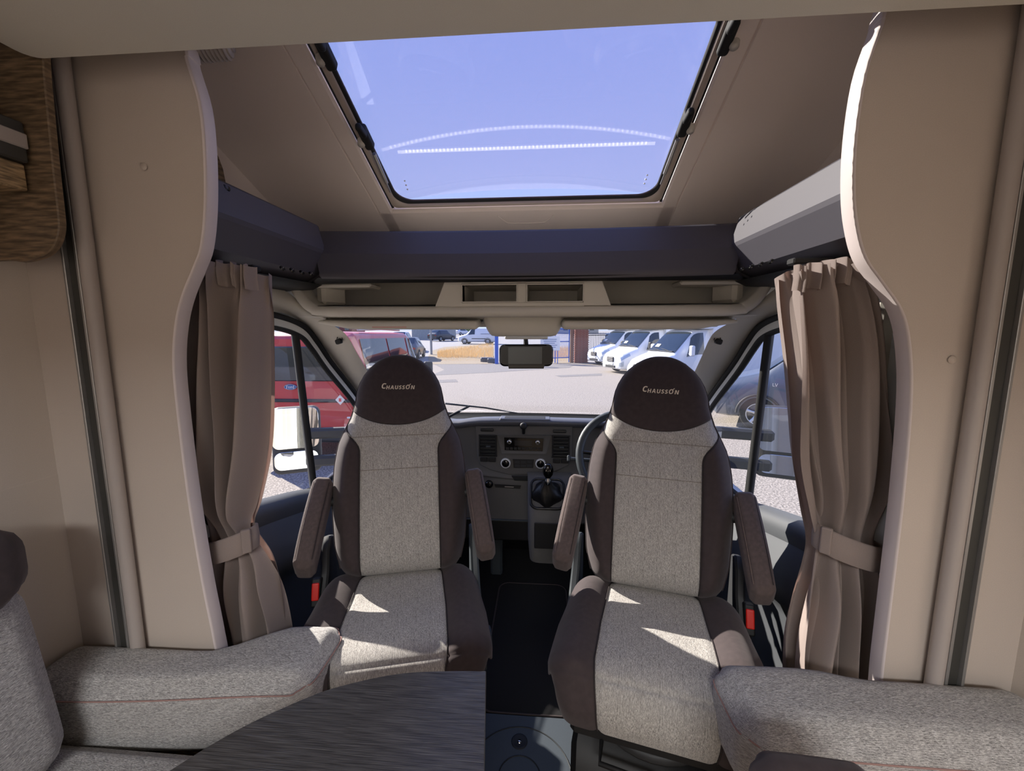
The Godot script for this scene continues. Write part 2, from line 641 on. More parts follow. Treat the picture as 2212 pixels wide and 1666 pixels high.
		put("end_block", sh, mats.black, t)
	# overcab side walls and the closing strips round the cab's roof
	for side in [-1, 1]:
		var over := setting("wall_overcab_left" if side < 0 else "wall_overcab_right")
		slab("overcab_side", over, mats.lining, Vector3(0.92 * side, 1.4, -1.80), Vector3(1.02 * side, 2.14, -0.88))
	# a wooden lining board with a curved edge on the passenger side, behind the locker
	var bd := Shape.new()
	var ow := []
	for p in [[440, 300], [462, 318], [474, 338], [484, 365], [491, 400], [494, 430], [440, 430]]:
		var q := on_x(p[0], p[1], -0.905)
		ow.append(Vector2(q.z, q.y))
	bd.prism(ow, Transform3D(Basis(Vector3(0, 0, 1), Vector3(0, 1, 0), Vector3(1, 0, 0)), Vector3(-0.919, 0, 0)), 0.012, 0.002)
	var bo := put("lining_board", bd, mats.wood)
	tag(bo, "curved wooden board on the overcab wall above the dark passenger-side locker", "board")
	# ribbed grey hose end by the bed's edge
	var hose := Shape.new()
	var path := []
	var rad := []
	for i in 41:
		path.append(pz(415, 126, -0.91).lerp(pz(502, 118, -0.93), i / 40.0) + Vector3(0, 0.022, 0))
		rad.append((0.030 if i % 4 < 2 else 0.026) * (1.0 if i < 34 else 1.0 - 0.45 * (i - 34) / 6.0))
	hose.tube(path, rad, 16)
	tag(put("ribbed_hose", hose, mats.rail_tube), "short ribbed grey hose under the edge of the raised bed", "hose")

# ================================================================ the cab: doors, pillars, windscreen, header
func window_loop(by: float) -> Array:   # the door glass outline as (z, y), grown by a margin
	var g := [Vector2(-1.075, 0.85), Vector2(-1.09, 0.785), Vector2(-1.2, 0.752), Vector2(-1.40, 0.705), Vector2(-1.56, 0.668), Vector2(-1.75, 0.665), Vector2(-1.95, 0.70), Vector2(-2.04, 0.77), Vector2(-2.02, 0.85), Vector2(-1.92, 0.955), Vector2(-1.70, 1.13), Vector2(-1.60, 1.22), Vector2(-1.52, 1.275), Vector2(-1.36, 1.306), Vector2(-1.13, 1.314), Vector2(-1.085, 1.29), Vector2(-1.075, 1.05)]
	return offset_loop(spline(g, 120, true), by)
func loop_at(x: float, o: Array) -> Array:
	var out := []
	for p in o:
		out.append(Vector3(x, p.y, p.x))
	return out
func build_cab() -> void:
	for side in [-1, 1]:
		var who: String = "passenger" if side < 0 else "driver"
		# ---- door with its window
		var d := setting("door_1" if side < 0 else "door_2", "cab door on the %s side with a dark moulded card" % who, "door")
		var x: float = 0.86 * side
		var s := Shape.new()
		s.patch([loop_at(x, window_loop(0.0)), loop_at(x - 0.012 * side, window_loop(0.004)), loop_at(x - 0.014 * side, window_loop(0.014))], true)
		put("inner_seal", s, mats.seal, d)
		s = Shape.new()
		s.patch([loop_at(x - 0.004 * side, window_loop(0.013)), loop_at(x - 0.010 * side, window_loop(0.018)), loop_at(x - 0.008 * side, window_loop(0.042))], true)
		put("window_frame", s, mats.metal_white, d)
		s = Shape.new()
		s.patch([loop_at(x - 0.006 * side, window_loop(0.040)), loop_at(x - 0.020 * side, window_loop(0.046)), loop_at(x - 0.020 * side, window_loop(0.058)), loop_at(x - 0.002 * side, window_loop(0.064))], true)
		put("outer_seal", s, mats.seal, d)
		# outer skin round the window, white, down to the sill
		s = Shape.new()
		s.patch([loop_at(x + 0.014 * side, window_loop(0.012)), loop_at(x + 0.03 * side, window_loop(0.09))], true)
		put("outer_frame", s, mats.van_white, d)
		s = Shape.new()
		var rows := []
		for q in [[0.06, 0.80], [0.10, 0.60], [0.11, 0.3], [0.10, 0.0], [0.06, -0.35]]:
			var row := []
			for i in 13:
				var z := lerpf(-0.92, -2.12, i / 12.0)
				var top := look_up([[-2.1, 0.70], [-1.95, 0.66], [-1.75, 0.645], [-1.56, 0.662], [-1.4, 0.708], [-1.2, 0.755], [-0.9, 0.81]], z) - 0.03
				row.append(Vector3(x + (q[0] if q[1] < 0.7 else 0.02) * side, top if q[1] > 0.7 else minf(q[1], top - 0.02), z))
			rows.append(row)
		s.patch(rows)
		put("outer_skin", s, mats.van_white, d)
		s = Shape.new()
		s.tube([Vector3(x + 0.105 * side, 0.60, -1.02), Vector3(x + 0.135 * side, 0.605, -1.06), Vector3(x + 0.135 * side, 0.605, -1.20), Vector3(x + 0.105 * side, 0.60, -1.24)], 0.014, 8)
		put("outer_handle", s, mats.bumper, d)
		# upright bar between wind-down glass and quarter light
		s = Shape.new()
		s.tube([Vector3(x, 0.64, -1.562), Vector3(x, 1.29, -1.505)], 0.013, 4, true, 1.3)
		put("window_bar", s, mats.seal, d)
		# moulded door card: sill shelf, armrest swell, lower panel
		var sill := [[-0.90, 0.81], [-1.2, 0.755], [-1.4, 0.708], [-1.56, 0.662], [-1.75, 0.645], [-1.95, 0.66], [-2.1, 0.70]]
		var prof := [[0.0, 0.0], [0.028, -0.004], [0.050, -0.018], [0.058, -0.045], [0.052, -0.075]]
		rows = []
		for q in prof:
			var row := []
			for i in 25:
				var z := lerpf(-1.04, -2.1, i / 24.0)
				row.append(Vector3(x - q[0] * side, look_up([[-2.1, 0.70], [-1.95, 0.66], [-1.75, 0.645], [-1.56, 0.662], [-1.4, 0.708], [-1.2, 0.755], [-0.9, 0.81]], z) + q[1], z))
			rows.append(row)
		s = Shape.new()
		s.patch(rows)
		put("sill_shelf", s, mats.door, d)
		rows = []
		for q in [[0.050, -0.070], [0.056, -0.085], [0.085, -0.14], [0.105, -0.19], [0.100, -0.235], [0.062, -0.27], [0.045, -0.31], [0.040, -0.40], [0.040, -0.80]]:
			var row := []
			for i in 25:
				var z := lerpf(-1.04, -2.1, i / 24.0)
				var base := look_up([[-2.1, 0.70], [-1.95, 0.66], [-1.75, 0.645], [-1.56, 0.662], [-1.4, 0.708], [-1.2, 0.755], [-0.9, 0.81]], z)
				var swell := smoothstep(-2.0, -1.7, z) * (1.0 - 0.35 * smoothstep(-1.2, -0.95, z))
				var inset: float = lerpf(minf(q[0], 0.05), q[0], swell)
				row.append(Vector3(x - inset * side, maxf(base + q[1], -0.02), z))
			rows.append(row)
		s = Shape.new()
		s.patch(rows)
		put("door_card", s, mats.door, d)
		s = Shape.new()
		s.soft(Vector3(x - 0.075 * side, 0.635, -1.66), Vector3(0.03, 0.05, 0.16), 0.012, 0.0, Basis(Vector3.RIGHT, 0.1), 3)
		put("pull_handle", s, mats.plastic_grey, d)
		var w := setting("window_3" if side < 0 else "window_4", "door window with a dark upright bar on the %s side" % who, "window")
		s = Shape.new()
		s.flat(loop_at(x + 0.012 * side, window_loop(0.008)), Vector3.BACK, Vector3.UP)
		put("pane", s, mats.pane, w)
		# ---- pillar trim between windscreen and door, running up into the roof side
		var tr := setting("trim_1" if side < 0 else "trim_2", "pale moulded windscreen pillar trim on the %s side" % who, "trim")
		var a := spline([Vector3(0.835, 1.475, -1.30), Vector3(0.815, 1.43, -1.42), Vector3(0.755, 1.35, -1.50), Vector3(0.705, 1.305, -1.555), Vector3(0.698, 1.27, -1.605), Vector3(0.715, 1.20, -1.715), Vector3(0.75, 1.05, -1.95), Vector3(0.80, 0.88, -2.22), Vector3(0.83, 0.78, -2.37)], 40)
		var b := spline([Vector3(0.86, 1.385, -1.20), Vector3(0.86, 1.372, -1.40), Vector3(0.86, 1.338, -1.545), Vector3(0.86, 1.28, -1.64), Vector3(0.86, 1.235, -1.695), Vector3(0.86, 1.15, -1.80), Vector3(0.86, 1.02, -1.96), Vector3(0.86, 0.88, -2.12), Vector3(0.86, 0.70, -2.25)], 40)
		rows = []
		for k in 9:
			var t := k / 8.0
			var row := []
			for i in a.size():
				var p: Vector3 = a[i].lerp(b[i], t)
				var inward := sin(PI * t) * 0.030
				p += Vector3(-inward * 0.8, 0, inward * 0.6)
				row.append(Vector3(p.x * side, p.y, p.z))
			rows.append(row)
		s = Shape.new()
		s.patch(rows)
		# outer skin of the pillar, so that no light leaks past it
		put("pillar_cover", s, mats.cab, tr)
		rows = []
		for k in 3:
			var row := []
			for i in a.size():
				var p: Vector3 = (a[i] + Vector3(0.045, 0.0, -0.008)).lerp(b[i] + Vector3(0.06, 0.0, -0.03), k / 2.0)
				row.append(Vector3(p.x * side, p.y, p.z))
			rows.append(row)
		s = Shape.new()
		s.patch(rows)
		put("outer_pillar", s, mats.van_white, tr)
		# small dark blind hook with its wire loop on the pillar
		var hk := thing("pillar_hook", "small black hook with a wire loop on the %s-side windscreen pillar" % who, "hook", pz(732, 738, -1.60) if side < 0 else pz(1552, 738, -1.60))
		s = Shape.new()
		s.soft(Vector3.ZERO, Vector3(0.026, 0.02, 0.02), 0.006, 0.0, Basis(Vector3.BACK, -0.3 * side), 2)
		put("hook_body", s, mats.black, hk)
		s = Shape.new()
		var lp := []
		for i in 13:
			lp.append(Vector3(cos(PI * i / 12.0) * 0.012 + 0.006 * side * -1, sin(PI * i / 12.0) * 0.02 + 0.004, 0.004))
		s.tube(lp, 0.0014, 6)
		put("wire_loop", s, mats.black, hk)
		# roof side above the door, back to the partition
		var up := setting("trim_3" if side < 0 else "trim_4", "pale lining above the cab door on the %s side" % who, "trim")
		s = Shape.new()
		rows = []
		for q in [[0.862, 1.368], [0.856, 1.40], [0.85, 1.44], [0.845, 1.56]]:
			var row := []
			for i in 11:
				row.append(Vector3(q[0] * side, q[1], lerpf(-0.91, -1.56, i / 10.0)))
			rows.append(row)
		s.patch(rows)
		s.box(Vector3(0.93 * side, 1.44, -1.18), Vector3(0.10, 0.16, 0.50), 0.01)
		put("roof_side", s, mats.cab, up)
		# door pillar behind the curtain
		s = Shape.new()
		s.box(Vector3(0.955 * side, 0.70, -0.965), Vector3(0.04, 1.5, 0.15), 0.008)
		s.box(Vector3(0.90 * side, 0.70, -1.035), Vector3(0.09, 1.46, 0.02), 0.006)
		put("door_pillar", s, mats.cab, up)
	# ---- windscreen
	var ws := setting("window_2", "windscreen above the dashboard", "window")
	var rows := []
	var edge_rows := [[], []]
	for j in 13:
		var t := j / 12.0
		var c := Vector3(0, 1.325, -1.555).lerp(Vector3(0, 0.775, -2.42), t)
		var half := lerpf(0.70, 0.835, t)
		var row := []
		for i in 25:
			var u := i / 12.0 - 1.0
			row.append(c + Vector3(half * u, 0.0, -0.07 * (1.0 - u * u) * (0.5 + 0.5 * t)))
		rows.append(row)
	var s := Shape.new()
	s.patch(rows)
	put("pane", s, mats.screen_pane, ws)
	# black ceramic border along the windscreen's foot and top
	s = Shape.new()
	s.patch([rows[11].map(func(p): return p + Vector3(0, -0.004, 0.0)), rows[12].map(func(p): return p + Vector3(0, -0.012, 0.0))])
	put("dark_border", s, mats.seal, ws)
	s = Shape.new()
	s.patch([[Vector3(-0.80, 1.353, -1.425), Vector3(0.80, 1.353, -1.425)], [Vector3(-0.775, 1.350, -1.48), Vector3(0.775, 1.350, -1.48)], [Vector3(-0.735, 1.338, -1.54), Vector3(0.735, 1.338, -1.54)], [Vector3(-0.71, 1.316, -1.578), Vector3(0.71, 1.316, -1.578)]])
	put("header_lining", s, mats.cab, setting("trim_5", "pale lining strip behind the sun visors", "trim"))
	# ---- cab roof over the header, scuttle and bonnet outside
	var roof := setting("ceiling_cab")
	slab("roof_panel", roof, mats.cab, Vector3(-0.95, 1.50, -1.80), Vector3(0.95, 1.55, -1.44))
	s = Shape.new()
	s.patch([[Vector3(-0.95, 1.545, -1.44), Vector3(0.95, 1.545, -1.44)], [Vector3(-0.9, 1.53, -1.72), Vector3(0.9, 1.53, -1.72)], [Vector3(-0.80, 1.40, -1.73), Vector3(0.80, 1.40, -1.73)], [Vector3(-0.72, 1.322, -1.58), Vector3(0.72, 1.322, -1.58)]])
	put("header_skin", s, mats.van_white, roof)
	var bon := thing("bonnet", "white bonnet of the motorhome just outside the windscreen", "bonnet", Vector3(0, 0, -2.4))
	s = Shape.new()
	rows = []
	for q in [[0.0, 0.74, 0.82], [-0.15, 0.72, 0.86], [-0.5, 0.62, 0.88], [-0.75, 0.5, 0.85], [-0.85, 0.3, 0.8], [-0.88, -0.4, 0.78]]:
		var row := []
		for i in 13:
			var u := i / 6.0 - 1.0
			row.append(Vector3(q[2] * u, q[1] - 0.10 * pow(absf(u), 3), q[0]))
		rows.append(row)
	s.patch(rows)
	put("bonnet_skin", s, mats.van_white, bon)
	for side in [-1, 1]:
		s = Shape.new()
		s.box(Vector3(0.90 * side, 0.1, -0.68), Vector3(0.05, 1.0, 1.2), 0.02)
		put("wing_skin", s, mats.van_white, bon)
	# wiper lying along the foot of the glass
	var wp := thing("wiper", "thin black windscreen wiper resting at the foot of the windscreen", "wiper", pz(1000, 884, -2.40))
	s = Shape.new()
	var w0 := pz(962, 872, -2.40) - wp.position
	var w1 := pz(1135, 896, -2.47) - wp.position
	s.tube([w0, w0.lerp(w1, 0.5) + Vector3(0, 0.008, 0), w1], [0.006, 0.005, 0.004], 6)
	put("blade", s, mats.seal, wp)
	s = Shape.new()
	s.tube([pz(970, 900, -2.38) - wp.position, w0.lerp(w1, 0.3) + Vector3(0, 0.006, 0.008)], [0.009, 0.006], 6)
	put("arm", s, mats.seal, wp)
	# ---- header shelf over the windscreen
	var hd := thing("header_shelf", "grey moulded storage shelf across the cab above the windscreen", "shelf", Vector3(0, 1.35, -1.42))
	var o := Vector3(0, -1.35, 1.42)
	var lip_out := spline([Vector2(-0.832, 1.50), Vector2(-0.826, 1.465), Vector2(-0.795, 1.405), Vector2(-0.755, 1.366), Vector2(-0.69, 1.351), Vector2(-0.3, 1.349), Vector2(0.3, 1.349), Vector2(0.69, 1.351), Vector2(0.755, 1.366), Vector2(0.795, 1.405), Vector2(0.826, 1.465), Vector2(0.832, 1.50)], 90)
	var lip_in := spline([Vector2(-0.79, 1.50), Vector2(-0.786, 1.465), Vector2(-0.762, 1.425), Vector2(-0.725, 1.397), Vector2(-0.67, 1.389), Vector2(-0.3, 1.387), Vector2(0.3, 1.387), Vector2(0.67, 1.389), Vector2(0.725, 1.397), Vector2(0.762, 1.425), Vector2(0.786, 1.465), Vector2(0.79, 1.50)], 90)
	rows = []
	for q in [[1, 0.0, -1.50], [1, 0.0, -1.432], [1, 0.12, -1.420], [1, 0.5, -1.414], [1, 0.88, -1.420], [1, 1.0, -1.430], [1, 1.06, -1.50]]:
		var row := []
		for i in lip_out.size():
			var p: Vector2 = lip_out[i].lerp(lip_in[i], q[1])
			row.append(Vector3(p.x, p.y, q[2]) + o)
		rows.append(row)
	s = Shape.new()
	s.patch(rows)
	put("shelf_lip", s, mats.cab_plastic, hd)
	s = Shape.new()
	s.patch([[Vector3(-0.75, 1.392, -1.43) + o, Vector3(0.75, 1.392, -1.43) + o], [Vector3(-0.75, 1.395, -1.60) + o, Vector3(0.75, 1.395, -1.60) + o], [Vector3(-0.75, 1.41, -1.66) + o, Vector3(0.75, 1.41, -1.66) + o], [Vector3(-0.75, 1.5, -1.665) + o, Vector3(0.75, 1.5, -1.665) + o]])
	for side in [-1, 1]:
		s.face([Vector3(0.79 * side, 1.39, -1.43) + o, Vector3(0.79 * side, 1.5, -1.43) + o, Vector3(0.75 * side, 1.5, -1.66) + o, Vector3(0.75 * side, 1.39, -1.66) + o])
	put("shelf_tray", s, mats.cab_plastic, hd)
	for side in [-1, 1]:
		s = Shape.new()
		s.box(Vector3(0.715 * side, 1.435, -1.52) + o, Vector3(0.05, 0.08, 0.10), 0.012, Basis(Vector3.UP, 0.5 * side))
		s.box(Vector3(0.64 * side, 1.462, -1.49) + o, Vector3(0.22, 0.016, 0.10), 0.006)
		put("shelf_bracket", s, mats.cab_plastic, hd)
	# central unit with two cubby holes
	s = Shape.new()
	var fr := [Vector2(-0.295, 1.384), Vector2(0.302, 1.386), Vector2(0.268, 1.475), Vector2(-0.258, 1.475)]
	var holes := [[-0.2, -0.012], [0.021, 0.209]]
	var zf := -1.416
	var f3 := func(x: float, y: float, z: float) -> Vector3: return Vector3(x, y, z) + o
	# frame pieces round the holes: ends, bars above and below, bar between
	s.prism([Vector2(-0.295, 1.384), Vector2(-0.2, 1.384), Vector2(-0.2, 1.475), Vector2(-0.258, 1.475)], Transform3D(Basis(), f3.call(0, 0, zf - 0.05)), 0.05, 0.003)
	s.prism([Vector2(0.209, 1.386), Vector2(0.302, 1.386), Vector2(0.268, 1.475), Vector2(0.209, 1.475)], Transform3D(Basis(), f3.call(0, 0, zf - 0.05)), 0.05, 0.003)
	s.box(f3.call(0.005, 1.466, zf - 0.025), Vector3(0.42, 0.018, 0.05), 0.003)
	s.box(f3.call(0.005, 1.391, zf - 0.025), Vector3(0.42, 0.014, 0.05), 0.003)
	s.box(f3.call(0.0045, 1.43, zf - 0.025), Vector3(0.034, 0.07, 0.05), 0.003)
	put("cubby_front", s, mats.cab_plastic, hd)
	for h in holes:
		s = Shape.new()
		var cx: float = (h[0] + h[1]) / 2
		var wd: float = h[1] - h[0]
		for q in [[0.0, 0.029, wd + 0.004, 0.004], [0.0, -0.029, wd + 0.004, 0.004], [wd / 2, 0.0, 0.004, 0.062], [-wd / 2, 0.0, 0.004, 0.062]]:
			s.box(f3.call(cx + q[0], 1.4275 + q[1], zf + 0.002), Vector3(q[2], q[3], 0.008), 0.0015)
		put("cubby_rim", s, mats.cab_plastic, hd)
		s = Shape.new()
		var y0 := 1.399
		var y1 := 1.457
		var zb := -1.66
		for q in [[h[0], y0, h[1], y0], [h[1], y0, h[1], y1], [h[1], y1, h[0], y1], [h[0], y1, h[0], y0]]:
			s.face([f3.call(q[0], q[1], zf), f3.call(q[2], q[3], zf), f3.call(q[2], q[3], zb), f3.call(q[0], q[1], zb)])
		s.face([f3.call(h[0], y0, zb), f3.call(h[1], y0, zb), f3.call(h[1], y1, zb), f3.call(h[0], y1, zb)])
		put("cubby_liner", s, mats.cab_plastic, hd)
	# interior lamp pod between the visors
	var pod := thing("cab_lamp_pod", "grey tapered lamp pod between the two sun visors", "lamp pod", Vector3(0.005, 1.35, -1.50))
	s = Shape.new()
	rows = []
	for q in [[0.146, 0.0, 0.02, -0.10], [0.142, -0.02, 0.03, -0.10], [0.131, -0.045, 0.028, -0.09], [0.122, -0.060, 0.022, -0.085], [0.116, -0.066, 0.012, -0.08], [0.10, -0.069, 0.0, -0.07]]:
		var row := []
		for p in round_rect(q[0] * 2, q[2] - q[3], minf(0.03, q[0]), 5) if q[0] > 0 else round_rect(0.08, 0.02, 0.009, 5):
			row.append(Vector3(p.x, q[1], (q[2] + q[3]) / 2 + p.y))
		rows.append(row)
	s.patch(rows, true)
	s.face(rows[-1])
	put("pod_shell", s, mats.cab_plastic, pod)
	# sun visors
	for side in [-1, 1]:
		var v := thing("sun_visor", "long grey sun visor folded up on the %s side" % ("passenger" if side < 0 else "driver"), "sun visor", Vector3((-0.445 if side < 0 else 0.436), 1.328, -1.50))
		s = Shape.new()
		var half := 0.295
		var taper := func(q: Vector3) -> Vector3:
			var e := smoothstep(0.14, half, q.x * side)
			return Vector3(q.x, q.y * (1.0 - 0.55 * e) + 0.010 * e, q.z * (1.0 - 0.3 * e))
		s.soft(Vector3.ZERO, Vector3(half * 2, 0.030, 0.14), 0.013, 0.0, Basis(Vector3.RIGHT, 0.12), 10, taper)
		put("visor_board", s, mats.cab_plastic, v)
		if side < 0:
			s = Shape.new()
			s.box(Vector3(-0.02, -0.013, 0.066), Vector3(0.125, 0.006, 0.006), 0.001)
			var lab := put("warning_label", s, paint("c79a90", 0.6), v)
			lab.set_meta("label", "pinkish warning label")
		s = Shape.new()
		s.tube([Vector3(-half * side * 0.92, 0.008, -0.02), Vector3(-half * side * 1.02, 0.012, -0.02)], 0.006, 8)
		put("pivot", s, mats.dash_dark, v)
	# rear-view screen mirror
	var m := thing("rear_view_mirror", "black rear-view mirror with a built-in screen on the windscreen", "mirror", pz(1137, 768, -1.64), 0.10)
	s = Shape.new()
	s.prism(Array(round_rect(0.215, 0.088, 0.022, 6)), Transform3D(Basis(), Vector3(0, 0, -0.03)), 0.03, 0.006)
	s.prism([Vector2(-0.075, -0.03), Vector2(0.075, -0.03), Vector2(0.07, -0.053), Vector2(-0.07, -0.053)], Transform3D(Basis(), Vector3(0, 0, -0.028)), 0.028, 0.003)
	put("housing", s, mats.gloss, m)
	s = Shape.new()
	s.prism(Array(round_rect(0.203, 0.076, 0.018, 6)), Transform3D(Basis(), Vector3(0, 0, -0.001)), 0.002, 0.0005)
	put("glass_face", s, paint("2a2c2e", 0.03, {"metallic": 0.6}), m)
	s = Shape.new()
	s.box(Vector3(-0.005, 0.0, 0.0015), Vector3(0.135, 0.068, 0.001), 0.0003)
	put("screen", s, paint("4a4f52", 0.06, {"metallic": 0.5}), m)
	s = Shape.new()
	s.tube([Vector3(0, 0.03, -0.03), Vector3(0, 0.065, -0.045), Vector3(0, 0.10, -0.03)], [0.012, 0.009, 0.014], 10)
	put("stem", s, mats.dash_dark, m)
	s = Shape.new()
	s.soft(Vector3(0, 0.070, -0.02), Vector3(0.17, 0.012, 0.05), 0.005, 0.0, Basis(), 3)
	put("sensor_cover", s, mats.cab_plastic, m)

# ================================================================ overcab lining and roof window
func roof_pt(x: float, z: float, up := 0.0) -> Vector3:   # on the sloping overcab lining; up is across it, outwards
	return Vector3(x, 2.42 + 0.42 * z, z) + Vector3(0, 0.922, -0.387) * up
func build_skylight() -> void:
	var c := setting("ceiling_overcab", "sloping beige overcab lining round the roof window", "ceiling")
	var z0 := -1.80
	var z1 := -0.75
	var wz0 := -1.593   # the window's opening
	var wz1 := -0.99
	var wx := 0.50
	var outer := 0.552
	for side in [-1, 1]:
		var s := Shape.new()
		var rows := []
		for q in [[outer - 0.003, 0.0065], [outer + 0.0015, 0.0065], [outer + 0.0025, 0.004], [outer + 0.004, 0.0], [0.76, 0.0], [0.87, -0.006], [0.935, -0.03]]:
			var row := []
			for i in 13:
				row.append(roof_pt(q[0] * side, lerpf(z0, z1, i / 12.0), q[1]))
			rows.append(row)
		s.patch(rows)
		put("side_lining", s, mats.lining, c)
		# flat frame strip beside the opening
		s = Shape.new()
		rows = []
		for q in [[outer - 0.0025, 0.006], [outer - 0.004, 0.0], [wx + 0.006, 0.0], [wx, 0.006], [wx, 0.030]]:
			var row := []
			for i in 9:
				row.append(roof_pt(q[0] * side, lerpf(z0, z1, i / 8.0), q[1]))
			rows.append(row)
		s.strips(rows)
		put("frame_strip", s, mats.lining, c)
	var s := Shape.new()
	s.strips([[roof_pt(-outer, z0), roof_pt(outer, z0)], [roof_pt(-outer, wz0 - 0.012), roof_pt(outer, wz0 - 0.012)], [roof_pt(-outer, wz0 - 0.008, 0.006), roof_pt(outer, wz0 - 0.008, 0.006)], [roof_pt(-outer, wz0, 0.008), roof_pt(outer, wz0, 0.008)], [roof_pt(-outer, wz0 + 0.004, 0.03), roof_pt(outer, wz0 + 0.004, 0.03)]])
	put("foot_strip", s, mats.lining, c)
	s = Shape.new()
	s.strips([[roof_pt(-outer, z1), roof_pt(outer, z1)], [roof_pt(-outer, wz1), roof_pt(outer, wz1)], [roof_pt(-outer, wz1, 0.03), roof_pt(outer, wz1, 0.03)]])
	put("head_strip", s, mats.lining, c)
	# moulded grip in the middle of the foot strip
	s = Shape.new()
	var grip := []
	for p in [[1075, 466], [1090, 478], [1105, 482], [1170, 481], [1182, 476], [1196, 464]]:
		var d := ray(p[0], p[1])
		var t: float = (2.42 - eye.y) / (d.y - 0.42 * d.z)
		grip.append(eye + d * t)
	s.tube(spline(grip, 24), 0.0025, 6)
	put("grip_rib", s, mats.lining, c)
	# outer roof skin over the lining, leaving the window free
	s = Shape.new()
	for q in [[-1.0, -wx - 0.012, z0, z1], [wx + 0.012, 1.0, z0, z1], [-wx - 0.012, wx + 0.012, z0, wz0 - 0.006], [-wx - 0.012, wx + 0.012, wz1 + 0.01, z1]]:
		s.face([roof_pt(q[0], q[2], 0.034), roof_pt(q[1], q[2], 0.034), roof_pt(q[1], q[3], 0.034), roof_pt(q[0], q[3], 0.034)])
	s.face([roof_pt(-1.0, z0, 0.034), roof_pt(1.0, z0, 0.034), Vector3(1.0, 1.5, -1.82), Vector3(-1.0, 1.5, -1.82)])
	put("roof_skin", s, mats.van_white, c)
	# ---- the window itself
	var w := setting("window_1", "large tinted roof window in the sloping overcab ceiling", "window")
	s = Shape.new()
	for side in [-1, 1]:
		s.patch([[roof_pt((wx - 0.001) * side, wz0, 0.012), roof_pt((wx - 0.001) * side, wz1, 0.012)], [roof_pt((wx - 0.010) * side, wz0, 0.014), roof_pt((wx - 0.010) * side, wz1, 0.014)]])
	put("side_groove", s, mats.seal, w)
	var mid := (wz0 + wz1) / 2
	var len := (wz1 - wz0) * 1.085
	var ring := func(gx: float, gz: float, r: float, up: float) -> Array:
		var out := []
		for p in round_rect((wx - gx) * 2, len - gz * 2, r, 8):
			out.append(roof_pt(p.x, mid + p.y / 1.085, up))
		return out
	s = Shape.new()
	s.patch([ring.call(0.008, 0.004, 0.02, 0.010), ring.call(0.011, 0.008, 0.02, 0.007), ring.call(0.024, 0.014, 0.05, 0.009), ring.call(0.026, 0.016, 0.052, 0.02)], true)
	put("window_frame", s, paint("a89b90", 0.4), w)
	s = Shape.new()
	s.patch([ring.call(0.0255, 0.016, 0.052, 0.018), ring.call(0.033, 0.021, 0.06, 0.021), ring.call(0.035, 0.024, 0.06, 0.030)], true)
	put("rubber_seal", s, mats.seal, w)
	# inner pane, nearly flat, and the domed outer pane
	s = Shape.new()
	s.flat(ring.call(0.03, 0.018, 0.055, 0.026), Vector3.RIGHT, Vector3(0, 0.387, 0.922))
	put("inner_pane", s, mats.sky_pane, w)
	s = Shape.new()
	var rows := []
	for j in 13:
		var row := []
		for i in 25:
			var u := i / 12.0 - 1.0
			row.append(roof_pt((wx - 0.03) * u, lerpf(wz0 + 0.01, wz1, j / 12.0), 0.040 + 0.035 * (1.0 - u * u)))
		rows.append(row)
	s.patch(rows)
	put("outer_pane", s, mats.sky_pane, w)
	# four catches and the two stays
	for q in [[703, 118, 1], [790, 300, 1], [1573, 82, -1], [1480, 270, -1]]:
		var d := ray(q[0], q[1])
		var t: float = (2.42 - eye.y) / (d.y - 0.42 * d.z)
		var at := eye + d * t
		var cc := Node3D.new()
		cc.name = "catch"
		w.add_child(cc, true)
		var n := Vector3(0, 0.922, -0.387)
		var al := Vector3(0, 0.387, 0.922)
		cc.transform = Transform3D(Basis(Vector3.RIGHT, al, -n).scaled_local(Vector3.ONE * 1.5), at + n * 0.0)
		s = Shape.new()
		s.soft(Vector3(0, 0, -0.004), Vector3(0.018, 0.052, 0.020), 0.006, 0.0, Basis(), 3)
		s.soft(Vector3(0.004 * q[2], 0.028, 0.010), Vector3(0.012, 0.034, 0.014), 0.005, 0.0, Basis(Vector3.RIGHT, 0.3), 3)
		put("catch_body", s, mats.seal, cc)
		s = Shape.new()
		s.lathe([Vector2(0, 0.012), Vector2(0.007, 0.012), Vector2(0.009, 0.0)], 12, Transform3D(Basis(Vector3.RIGHT, PI / 2), Vector3(-0.012 * q[2], -0.008, -0.004)))
		put("catch_plate", s, mats.cab_plastic, cc)
	for side in [-1, 1]:
		var p := [[808, 335], [835, 398]] if side < 0 else [[1464, 305], [1436, 378]]
		s = Shape.new()
		var ends := []
		for q in p:
			var d := ray(q[0], q[1])
			var t: float = (2.42 - eye.y) / (d.y - 0.42 * d.z)
			ends.append(eye + d * t + Vector3(0, 0.004, 0))
		s.tube([ends[0], ends[1]], 0.0065, 10)
		s.tube([ends[1], ends[1] + (ends[1] - ends[0]) * 0.35], 0.003, 8)
		put("stay", s, mats.alu, w)
	# three small screws in each lower corner of the glass
	for side in [-1, 1]:
		for i in 3:
			var px: float = (873 + i * 3) if side < 0 else (1399 - i * 3)
			var py: float = (402 + i * 9) if side < 0 else (390 + i * 9)
			var d := ray(px, py)
			var t: float = (2.42 - eye.y) / (d.y - 0.42 * d.z)
			s = Shape.new()
			s.soft(eye + d * t + Vector3(0, 0.922, -0.387) * 0.022, Vector3(0.006, 0.006, 0.006), 0.0028, 0.0, Basis(), 1)
			put("stud", s, mats.chrome, w)

